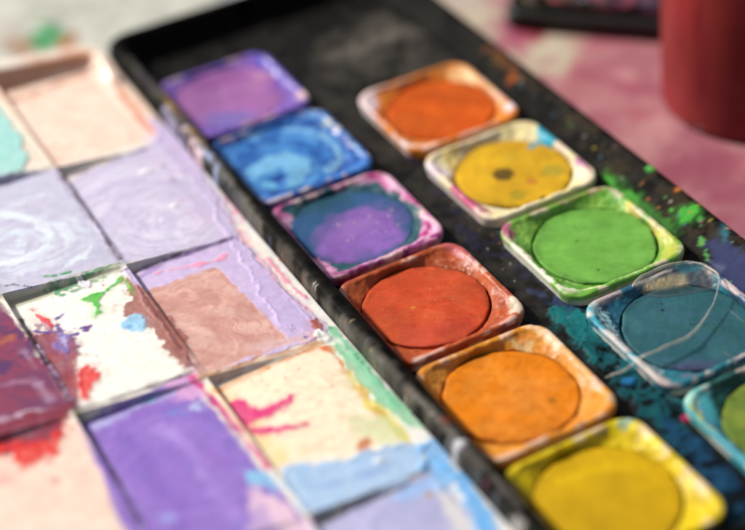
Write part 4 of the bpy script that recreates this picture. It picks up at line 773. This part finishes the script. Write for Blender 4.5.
# ---------------------------------------------------------------- the paint box
box = empty('paint_box', (20, 8, TABLE_Z), 'long black paint box with its stained white palette lid folded open', 'paint box')
BO = np.array([20, 8, TABLE_Z])
def box_walls():
    #        x0    x1    y0    y1     r    z
    prof = [(-17.6, 58.0, -94.4, 110.4, 5.2, -15.0), (-18.4, 58.9, -95.2, 111.2, 6.0, -14.2), (-18.5, 59.2, -95.3, 111.3, 6.0, -6), (-18.5, 59.2, -95.3, 111.3, 6.0, .2),
            (-18.2, 59.0, -95.0, 111.0, 5.8, 1.2), (-17.5, 58.5, -94.4, 110.4, 5.4, 1.75), (-16.6, 57.9, -93.6, 109.7, 5.0, 1.85), (-15.8, 57.3, -92.9, 109.0, 4.6, 1.6), (-14.9, 56.6, -92.4, 108.5, 4.2, 1.1),
            (-14.6, 55.6, -92.1, 108.2, 4.0, .2), (-14.5, 52.6, -91.8, 107.8, 3.4, -2.0), (-14.4, 51.6, -91.6, 107.6, 3.0, -2.6), (-14.2, 50.6, -91.2, 107.2, 2.6, -2.8)]
    # refine the profile between its stations
    prof = np.array(prof); fine = []
    for a, b in zip(prof[:-1], prof[1:]):
        L = max(abs(b-a)); n = max(1, int(L/.45)) if a[5] > -6.5 and b[5] > -6.5 and not (a[0] == b[0]) else 2
        for t in np.linspace(0, 1, n, endpoint=False): fine.append(a*(1-t)+b*t)
    fine.append(prof[-1])
    rings = []
    for q in fine:
        P = rrect(*q[:5], 150, 430, 14)
        z = q[5]+np.maximum(1.6*sstep(96, 107, P[:, 1]), 1.75*sstep(-8, -15, P[:, 0])*sstep(111.5, 104, P[:, 1]))*sstep(-2.7, 1.6, np.array([q[5]]))[0]
        rings.append(with_z(P, z))
    V, F = loft(rings)
    c, h = paint(V[:, :2], PAINT['wall'], '0a0908', .7)
    # knocks and old paint on the metal
    nz = (fbm(V[:, 0]/6, V[:, 1]/14, 77, 2)-.5)*.1
    V[:, 2] += np.where(V[:, 2] > -5, h*1.5+nz*.6, 0); V[:, 0] += np.where(V[:, 2] > -5, nz*.5, 0)
    mesh_obj('tray_wall', V-BO, F, M['rail'], box, c)
    # bottom of the tray
    P = np.vstack([with_z(rrect(-17.6, 58, -94.4, 110.4, 5.2, 20, 40, 8), -14.99)])
    mesh_obj('tray_base', P-BO, [tuple(range(len(P)))[::-1]], M['shell'], box, smooth=False)
    xs = np.arange(-14.3, 51.4, .36); ys = np.arange(-91.4, 107.5, .36)
    X, Y = np.meshgrid(xs, ys); uv = np.stack([X.ravel(), Y.ravel()], 1)
    c, h = paint(uv, PAINT['floor'], '100e0c', .62)
    z = FLOOR_Z+h*2.2+(fbm(uv[:, 0]/2, uv[:, 1]/2, 12, 3)-.5)*.22
    mesh_obj('tray_floor', np.hstack([uv, z[:, None]])-BO, grid_faces(len(ys), len(xs)), M['black'], box, c)
box_walls()
# ---- hinge between tray and lid: a black strip with knuckles
def hinge():
    P = []
    ys = np.linspace(-84, 100, 420)
    V = []
    for y in ys:
        kn = .06 if abs(math.sin(y*.09)) > .04 else -.2
        for a in np.linspace(0, 2*math.pi, 14, endpoint=False):
            V.append((-18.75+(.5+kn*.5)*math.cos(a), y, -1.3+(.6+kn)*math.sin(a)))
    V = np.array(V); F = [tuple(int(q) for q in f) for f in grid_faces(len(ys), 14, True)]
    F += [tuple(range(14)), tuple(range(len(V)-14, len(V)))[::-1]]
    c, h = paint(V[:, :2], PAINT['wall'], '0a0908', .7)
    mesh_obj('hinge', V-BO, F, M['black'], box, c)
hinge()
# ---- lid, built flat in (a, b, height) and tilted about its hinge line
ct, st = math.cos(TILT), math.sin(TILT)
def lid_w(V):
    a, b, h = V[:, 0], V[:, 1], V[:, 2]
    return np.stack([LID_X+a*ct+h*st, b, -a*st+h*ct], 1)-BO
COLS = [-4.6, -28.2, -53.0, -78.0]
ROWS = [105.2, 63.8, 23.3, -16.0, -56.0, -95.5]
def lid_frame():
    prof = [(-78.0, -4.6, -95.5, 105.2, .6, 0)]
    ins = np.linspace(0, 1, 16)[1:]
    for t in ins:
        bonus = 2.3*sstep(0, .34, np.array([t]))[0]-.9*sstep(.8, 1, np.array([t]))[0]
        prof.append((-78-4.6*t, -4.6+4.5*t, -95.5-5.5*t, 105.2+7.6*t, .6+6.4*t, bonus))
    prof += [(-82.9, .15, -101.3, 113.1, 7.2, .1), (-83.0, .2, -101.4, 113.2, 7.3, -.8), (-82.9, .1, -101.3, 113.1, 7.2, -4.0), (-82.0, -.8, -100.4, 112.2, 6.6, -4.3)]
    rings = []
    for q in prof:
        P = rrect(*q[:5], 210, 560, 12)
        up = np.maximum(sstep(90, 105, P[:, 1]), np.maximum(sstep(-70, -77, P[:, 0]), sstep(-90, -96, P[:, 1])))
        z = q[5]*(up if q[5] > 0 else 1)
        rings.append(with_z(P, z))
    V, F = loft(rings)
    c, h = paint(V[:, :2], PAINT['lid'], 'efe6da', .9)
    V[:, 2] += h*1.25+(fbm(V[:, 0]/2.6, V[:, 1]/2.6, 43, 2)-.5)*.03
    lid = mesh_obj('lid', lid_w(V), F, M['lid'], box, c)
    sh = []
    for q in [(-82.4, -.4, -100.8, 112.6, 6.8, -4.1), (-83.2, .1, -101.5, 113.3, 7.4, -4.4), (-83.2, .1, -101.5, 113.3, 7.4, -6.2), (-81.8, -1.2, -100, 111.9, 6.2, -7.2)]:
        sh.append(with_z(rrect(*q[:5], 60, 120, 10), q[5]))
    V, F = loft(sh); n = len(sh[0])
    F = [tuple(int(x) for x in f) for f in F]+[tuple(range(3*n, 4*n)), tuple(range(n))[::-1]]
    mesh_obj('lid_shell', lid_w(V), F, M['shell'], lid)
    return lid
lid = lid_frame()
WELL = {(0, 0): 'mixing well thinly coated in peach', (0, 1): 'aqua paint over a cream mixing well', (1, 0): 'mixing well filled with smooth lavender', (1, 1): 'lavender mixing well with white and blue swirls',
        (2, 0): 'rose gold paint square framed in lavender', (2, 1): 'white mixing well with green, red and violet splashes', (2, 2): 'plum coloured mixing well with whitish streaks', (3, 0): 'cream mixing well with a magenta splash and a pale blue end',
        (3, 1): 'mixing well flooded with purple', (3, 2): 'cream mixing well with a ragged red edge', (4, 0): 'pale lavender grey mixing well'}
def wells():
    for r in range(5):
        for k in range(3):
            a1, a0 = COLS[k], COLS[k+1]; b1, b0 = ROWS[r], ROWS[r+1]
            seen = (r, k) in WELL
            st_ = .25 if seen else 1.0
            xs = np.linspace(a0, a1, int((a1-a0)/st_)); ys = np.linspace(b0, b1, int((b1-b0)/st_))
            X, Y = np.meshgrid(xs, ys); uv = np.stack([X.ravel(), Y.ravel()], 1)
            u = (a1-uv[:, 0])/(a1-a0); v = (uv[:, 1]-b0)/(b1-b0)
            D = 1.8
            dep = D*(.04+.96*u**.8)*(.05+.95*v) if k else D*u**1.5*(.05+.95*v)
            if r == 0: dep = 1.9*(.3+.7*u)*(.05+.95*v)
            e = sstep(.05, 1.0, uv[:, 0]-a0)*sstep(.0, .9, b1-uv[:, 1])*sstep(0, 1.1 if r == 0 else .6, a1-uv[:, 0])*sstep(-.4, .6, uv[:, 1]-b0)
            c, h = paint(uv, PAINT['lid'], 'efe6da', .9)
            edge = np.minimum(np.minimum(uv[:, 0]-a0, a1-uv[:, 0]), np.minimum(uv[:, 1]-b0, b1-uv[:, 1]))
            keep = sstep(0, .5, edge)
            z = -dep*e+h*1.25+(fbm(uv[:, 0]/2.6, uv[:, 1]/2.6, 43, 2)-.5)*.03
            F = grid_faces(len(ys), len(xs))
            mesh_obj('mixing_well', lid_w(np.hstack([uv, z[:, None]])), F, M['lid'], lid, c, WELL.get((r, k)))
wells()

# ---------------------------------------------------------------- paint pans
NT = 320
def pan_ring(hw, hh, r, mix=0, R=0, off=(0, 0)):
    """NT points round a rounded square, blended towards a circle of radius R"""
    P = rrect(-hw, hw, -hh, hh, r, 500, 500, 200)
    th = np.unwrap(np.arctan2(P[:, 1], P[:, 0])); T = np.linspace(0, 2*math.pi, NT, endpoint=False)
    o = np.argsort(np.mod(th, 2*math.pi)); t = np.mod(th, 2*math.pi)[o]; rad = np.hypot(P[:, 0], P[:, 1])[o]
    rr_ = np.interp(T, np.concatenate([t-2*math.pi, t, t+2*math.pi]), np.tile(rad, 3))
    rr_ = rr_*(1-mix)+R*mix
    return np.stack([rr_*np.cos(T)+off[0]*mix, rr_*np.sin(T)+off[1]*mix], 1)
def make_pan(key, x, y, label, base, cbase, mat, cz=-2.15, dome=.25, full=0, wear=.2, seed=0, rot=0, R=12.3):
    if full > .5: R = 12.7
    HW, HH = 14.05, 14.2
    off = (-.65, .35) if key[0] == 'A' else (.55, -.4)
    t = empty('paint_pan', (x, y, FLOOR_Z+.15), label, 'paint pan', 'square paint pans set in the black box')
    zo = -(FLOOR_Z+.15)
    rings = []
    for s, z in ((.90, -7.85), (.93, -7.6), (.955, -4.0), (.985, -1.6), (.993, -1.0)): rings.append(with_z(pan_ring(HW*s, HH*s, 4.0), z))
    for d, z in ((0, -.75), (-.02, -.45), (.08, -.14), (.28, .02), (.6, .06), (.95, .02), (1.2, -.10), (1.36, -.28)): rings.append(with_z(pan_ring(HW-d, HH-d, 4.4), z))
    fl = full
    for s in np.linspace(0, 1, 20)[1:]:
        z = -.28-(1.38-fl)*(s**.75)
        rings.append(with_z(pan_ring(HW-1.36-.1*s, HH-1.36-.1*s, 4.6, s**.85, R+.2, off), z))
    gd = .85 if fl < .5 else .05
    for q, z in ((R+.16, -1.66+fl-gd*.6), (R+.05, -1.66+fl-gd), (R-.6, -1.70+fl-gd), (R*.5, -3.4), (.2, -3.4)):
        rings.append(with_z(pan_ring(1, 1, .3, 1, q, off), z))
    V, F = loft(rings)
    c, h = paint(V[:, :2], PAINT[key+'p'], base, .74, 1.05)
    lum = (fbm(V[:, 0]/2.2+seed*9, V[:, 1]/2.2, 60+seed, 4)-.5)
    # the drips outside the rim: paint thins out to bare plastic down the side
    side = sstep(-.7, -1.6, V[:, 2])*(np.arange(len(V)) < 5*NT)
    drip = sstep(.3, .6, fbm(V[:, 0]/5, V[:, 1]/5+V[:, 2]/4, 70+seed, 3))
    c = c*(1-(side*drip)[:, None]*.8)+lin('cfc8be')*(side*drip)[:, None]*.8
    rimk = sstep(11.6, 13.2, np.maximum(abs(V[:, 0]), abs(V[:, 1])*.97))*(V[:, 2] > -.7)
    smear = sstep(.52, .72, fbm(V[:, 0]/3.2+seed*5, V[:, 1]/3.2, 140+seed, 3))*rimk*.55
    tint = lin('f0dcc8')*.8*(1-vnoise(V[:, 0]/4, V[:, 1]/4, seed)[:, None]*.6)+lin('e0a8b4')*.8*vnoise(V[:, 0]/4, V[:, 1]/4, seed)[:, None]*.6
    c = c*(1-smear[:, None])+tint*smear[:, None]
    inn = (np.arange(len(V)) >= 7*NT)
    V[:, 2] += np.where(inn, (h+lum*.42)*sstep(13.9, 12.8, np.maximum(abs(V[:, 0]), abs(V[:, 1])*.97))+h*.6, 0)
    V[:, 2] += zo
    pan = mesh_obj('pan', V, F, M['pan'] if mat != 'wet' else M['wet'], t, c)
    # the cake of paint
    rr_ = np.concatenate([[R-.35, R-.28, R-.22, R-.26, R-.42, R-.7], np.linspace(R-.9, .15, 50)])
    zz = np.concatenate([[-3.4, -2.9, cz-.35, cz-.12, cz-.02, cz+.02], cz+.02+dome*(1-(np.linspace(R-.9, .15, 50)/R)**2)])
    wob = 1+.012*np.sin(np.linspace(0, 2*math.pi, NT, endpoint=False)*3+seed)
    T = np.linspace(0, 2*math.pi, NT, endpoint=False)
    ed = 1+.02*sstep(.5, .75, fbm(np.cos(T)*2.2+seed, np.sin(T)*2.2+seed*2, 15, 2))-.012*sstep(.5, .2, fbm(np.cos(T)*3+seed, np.sin(T)*3, 25, 2))
    rings = [np.stack([q*(ed if q > R-1 else 1)*np.cos(T)+off[0], q*(ed if q > R-1 else 1)*np.sin(T)+off[1], np.full(NT, z)], 1) for q, z in zip(rr_, zz)]
    V, F = loft(rings)
    F = [tuple(int(q) for q in f) for f in F]+[tuple(range(len(V)-NT, len(V)))]
    c, h = paint(V[:, :2], PAINT[key+'c'], cbase, .69, 1.03)
    br = fbm(V[:, 0]/7+seed, V[:, 1]/7, 110+seed, 3); aa = seed*1.3+.035*np.hypot(V[:, 0]+6, V[:, 1]-4); st2 = fbm((V[:, 0]*np.cos(aa)+V[:, 1]*np.sin(aa))/4, (V[:, 1]*np.cos(aa)-V[:, 0]*np.sin(aa))/.8, 120+seed, 3)
    c = np.clip(c*(1+.30*(br-.5)+.07*(st2-.5))[:, None], .002, .88)
    rad = np.hypot(V[:, 0]-off[0], V[:, 1]-off[1]); dirt = sstep(R-2.2, R-.3, rad)*sstep(.45, .7, fbm(V[:, 0]/2.5, V[:, 1]/2.5, 130+seed, 3))*.35
    c = c*(1-dirt[:, None])+c*c.mean()*dirt[:, None]
    up = sstep(cz-.3, cz, V[:, 2])
    V[:, 2] += up*(h+-.0+.03*(st2-.5)+wear*1.4*(fbm(V[:, 0]/6+seed*3, V[:, 1]/6, 80+seed, 2)-.5)*1.2+.015*(fbm(V[:, 0]/1.2, V[:, 1]/1.2, 90+seed, 3)-.5))
    V[:, 2] += zo
    mesh_obj('paint_cake', V, F, M[mat], t, c)
    t.rotation_euler.z = rot
PX = 35.62
def YA(k): return 75-30*(k-1)
def YB(k): return 75-31.17-30*(k-1)
make_pan('A1', -.45, YA(1), 'small square pan of mauve purple paint nearest the black end wall of the box', '6a58b4', 'ab70b0', 'wet', -0.8, -.12, .85, .08, 1)
make_pan('A2', -.45, YA(2), 'square pan of bright blue paint with glossy pale blue swirls', '2a5cae', '2f78ca', 'wet', -0.85, -.12, .83, .1, 2)
make_pan('A3', -.45, YA(3), 'square pan of violet paint ringed with dark teal inside a pink rim', 'dba2c6', '345a86', 'cake', -0.95, -.15, .75, .08, 3)
make_pan('A4', -.45, YA(4), 'square pan of brick red paint with a brownish rim', 'b8542c', 'd0502e', 'streak', -1.34, .12, 0, .12, 4, .01)
make_pan('A5', -.45, YA(5), 'square pan of light orange paint with a creamy ochre rim', 'e09236', 'ea861c', 'cake', -1.34, .12, 0, .08, 5, -.012)
make_pan('A6', -.45, YA(6), 'square pan of mustard yellow paint with a lemon yellow rim', 'dcc010', 'cca406', 'cake', -1.42, .12, 0, .08, 6, .01)
make_pan('B1', PX, YB(1), 'square pan of deep orange paint whose rim has a white corner', 'e08438', 'd35c1b', 'cake', -1.22, .1, .2, .08, 7, -.01)
make_pan('B2', PX, YB(2), 'square pan of golden yellow paint with dark spots and blue smudges', 'efe4c4', 'd8a82e', 'cake', -1.22, .1, .1, .06, 8, .012)
make_pan('B3', PX, YB(3), 'square pan of leaf green paint with a pink stained corner', '6aa846', '74b04e', 'cake', -1.34, .05, 0, .06, 9, .0)
make_pan('B4', PX, YB(4), 'square pan of slate teal blue paint crossed by a clear strand', '2c7484', '35646a', 'cake', -1.46, .05, 0, .06, 10, .01)
make_pan('B5', PX, YB(5), 'square pan of olive green paint with a teal and blue rim below the slate pan', '4aa0a8', '7a8c3c', 'cake', -1.46, .1, 0, .06, 11, 0)

# ---------------------------------------------------------------- clear strand lying over the teal pan
def strand():
    P = catmull(PATHS['strand'], 14); n = len(P)
    s = np.linspace(0, 1, n)
    R = .42+.16*np.sin(s*9)+.08*np.sin(s*23+1); R = np.clip(R, .22, .6)*.62; R[:8] *= np.linspace(.5, 1, 8); R[-10:] *= np.linspace(1, .5, 10)
    P = P+np.stack([(vnoise(s*30, s*0, 5)-.5)*.25, (vnoise(s*30, s*0, 6)-.5)*.25, (vnoise(s*20, s*0, 7)-.5)*.2], 1)
    o = P[0].copy(); o[2] = FLOOR_Z
    t = empty('glue_strand', o, 'curved clear strand of dried glue looped across the teal blue pan', 'strand')
    V, F = tube(P-o, R, 14, .8)
    mesh_obj('strand', V, F, M['strand'], t)
    # the web of film caught in the loop
    A = catmull(PATHS['film_a'], 30); B = catmull(PATHS['film_b'], 30); m = min(len(A), len(B))
    A, B = A[:m], B[:m]; V = []; K = 24
    for k in range(K):
        f = k/(K-1); q = A*(1-f)+B*f; q = q.copy(); q[:, 2] += 1.0*math.sin(f*math.pi)*np.sin(np.linspace(0, 1, m)*math.pi)
        V.append(q)
    V = np.vstack(V)-o; top = V.copy(); bot = V.copy(); bot[:, 2] -= .12
    F = grid_faces(K, m); N = len(V)
    ed = np.concatenate([np.arange(m), np.arange(1, K)*m+m-1, (K-1)*m+np.arange(m-2, -1, -1), np.arange(K-2, 0, -1)*m]); e2 = np.roll(ed, -1)
    fc = np.tile(lin('66645e'), (N, 1)); kk = np.repeat(np.linspace(0, 1, K), m); uu = np.tile(np.linspace(0, 1, m), K)
    q = sstep(.28, .1, abs(kk-.62))*sstep(.02, .2, uu)*sstep(.75, .55, uu)*(.5+.5*vnoise(uu*40, kk*6, 4))
    fc = fc*(1-q[:, None])+lin('c4b48e')*q[:, None]; fa = .06+.34*q+.25*sstep(.9, 1, kk)+.15*sstep(.12, 0, kk); fc = np.hstack([fc, fa[:, None]]); fc = np.vstack([fc, fc])
    mesh_obj('film', np.vstack([top, bot]), np.vstack([F, F[:, ::-1]+N, np.stack([ed+N, e2+N, e2, ed], 1)]), M['film'], t, fc)
strand()

# ---------------------------------------------------------------- water cup
def cup():
    cx, cy, R = PATHS['cup']
    t = empty('water_cup', (cx, cy, TABLE_Z), 'dark red plastic water cup standing on the pink stained table', 'cup')
    prof = [(.1, 1.2), (R-4, 1.2), (R-2.2, .2), (R-1.0, 0), (R-.2, .5), (R, 1.6), (R+.2, 4), (R+.25, 4.6), (R+1.2, 30), (R+2.4, 62), (R+3.4, 90), (R+4.6, 91), (R+4.9, 92.2), (R+4.2, 93), (R+2.6, 92.4), (R+1.4, 62), (R+.2, 30), (R-1.2, 4), (R-3, 2.6), (.1, 2.6)]
    n = 120; T = np.linspace(0, 2*math.pi, n, endpoint=False); rings = []
    fine = []
    for a, b in zip(prof[:-1], prof[1:]):
        k = 3
        for s in np.linspace(0, 1, k, endpoint=False): fine.append((a[0]*(1-s)+b[0]*s, a[1]*(1-s)+b[1]*s))
    fine.append(prof[-1])
    V, F = loft([np.stack([r*np.cos(T), r*np.sin(T), np.full(n, z)], 1) for r, z in fine])
    th = np.arctan2(V[:, 1], V[:, 0])*R
    cc, _ = paint(np.stack([th, V[:, 2]], 1), PATHS['cupops'], 'b03a3e', .8)
    mesh_obj('cup_body', V, F, M['cup'], t, cc)
    # dirty water inside
    W = [np.stack([r*np.cos(T), r*np.sin(T), np.full(n, z)], 1) for r, z in ((.1, 14), (R*.6, 14), (R-.9, 14.15), (R-1.2, 9), (R-1.6, 4.4), (.1, 3))]
    m, nt, b = nodes('dirty_water'); tc = nt.nodes.new('ShaderNodeTexCoord'); nn = noise(nt, tc.outputs['Object'], 60)
    rg = nt.nodes.new('ShaderNodeRGB'); rg.outputs[0].default_value = (.18, .03, .04, 1)
    link(nt, mul(nt, rg.outputs[0], ramp(nt, nn.outputs[0], .3, .7, .7, 1.2)), b.inputs['Base Color']); b.inputs['Roughness'].default_value = .05
    V, F = loft(W); mesh_obj('paint_water', V, F, m, t)
cup()

# ---------------------------------------------------------------- second paint box far behind, out of focus
def back_box():
    c0 = np.array(PATHS['bb0'][:2]); c1 = np.array(PATHS['bb1'][:2])
    e = (c1-c0)/np.linalg.norm(c1-c0); p = np.array([-e[1], e[0]])
    if p[1] < 0: p = -p
    ang = math.atan2(e[1], e[0])
    t = empty('back_paint_box', (c0[0], c0[1], TABLE_Z), 'dark blurred paint tray with pink and violet pans behind the red cup', 'paint tray')
    t.name = 'paint_tray'; t.rotation_euler.z = ang
    W_, H_ = 150, 70
    prof = [(0, W_, 0, H_, 3, 0), (-.6, W_+.6, -.6, H_+.6, 3.5, .8), (-.6, W_+.6, -.6, H_+.6, 3.5, 4.5), (.2, W_-.2, .2, H_-.2, 3, 5.4), (1.4, W_-1.4, 1.4, H_-1.4, 2.5, 5.2), (2.4, W_-2.4, 2.4, H_-2.4, 2, 4), (3.0, W_-3, 3, H_-3, 2, 3)]
    rings = [with_z(rrect(*q[:5], 60, 40, 8), q[5]) for q in prof]
    V, F = loft(rings); n = len(rings[0])
    F = [tuple(int(x) for x in f) for f in F]+[tuple(range(n))[::-1], tuple(range(len(V)-n, len(V)))]
    mesh_obj('tray', V, F, M['shell'], t)
    for (px, py, hx) in PATHS['bbp']:
        rel = np.array([px, py])-c0; x = float(rel@e); y = float(rel@p)
        x = min(max(x, 14), W_-14); y = min(max(y, 14), H_-14)
        rg = [with_z(pan_ring(a, a, 3), z) for a, z in ((9.6, 3.05), (10.6, 6.6), (10.3, 7), (9.6, 6.8), (8.6, 6.4))]
        rg += [with_z(pan_ring(8.4, 8.4, 3, f, 8), 6.2) for f in (0, .5, 1)]+[with_z(pan_ring(1, 1, .3, 1, .2), 6.3)]
        V, F = loft(rg); V[:, 0] += x; V[:, 1] += y
        k = bpy.data.materials.get('far_'+hx) or paint_mat('far_'+hx, base=hx)
        mesh_obj('paint_well', V, F, k, t)
back_box()

# ---------------------------------------------------------------- light
SUN = Vector((-.95,1.2,1.2)).normalized()
el = math.asin(SUN.z); az = math.atan2(SUN.x, SUN.y)
L = bpy.data.lights.new('sun', 'SUN'); L.energy = 5; L.angle = math.radians(5); L.color = (1, .95, .87)
so = bpy.data.objects.new('sun', L); COL.objects.link(so); so.rotation_euler = SUN.to_track_quat('Z', 'Y').to_euler()
w = bpy.data.worlds.new('World'); scene.world = w; w.use_nodes = True
nt = w.node_tree; bg = nt.nodes['Background']; sky = nt.nodes.new('ShaderNodeTexSky'); sky.sky_type = 'NISHITA'
sky.sun_disc = False; sky.sun_elevation = el; sky.sun_rotation = az; sky.dust_density = 2.5
hs = nt.nodes.new('ShaderNodeHueSaturation'); hs.inputs['Saturation'].default_value = .45
nt.links.new(sky.outputs[0], hs.inputs['Color']); nt.links.new(hs.outputs[0], bg.inputs[0]); bg.inputs[1].default_value = 0.075

# ---------------------------------------------------------------- camera
cam = bpy.data.cameras.new('camera'); co = bpy.data.objects.new('camera', cam); COL.objects.link(co)
co.matrix_world = Matrix([[0.87681, 0.342323, -0.337668, -0.114387], [-0.475187, 0.509551, -0.717324, -0.233146], [-0.073497, 0.789413, 0.609447, 0.198606], [0.0, 0.0, 0.0, 1.0]])
cam.sensor_width = 36; cam.lens = 80.480; cam.clip_start = .01; cam.clip_end = 20
cam.dof.use_dof = True; cam.dof.focus_distance = 0.316; cam.dof.aperture_fstop = 6.3; cam.dof.aperture_blades = 0
scene.camera = co
scene.render.engine = 'CYCLES'
scene.view_settings.view_transform = 'Standard'; scene.view_settings.look = 'None'
scene.view_settings.exposure = 0.3; scene.view_settings.gamma = 1
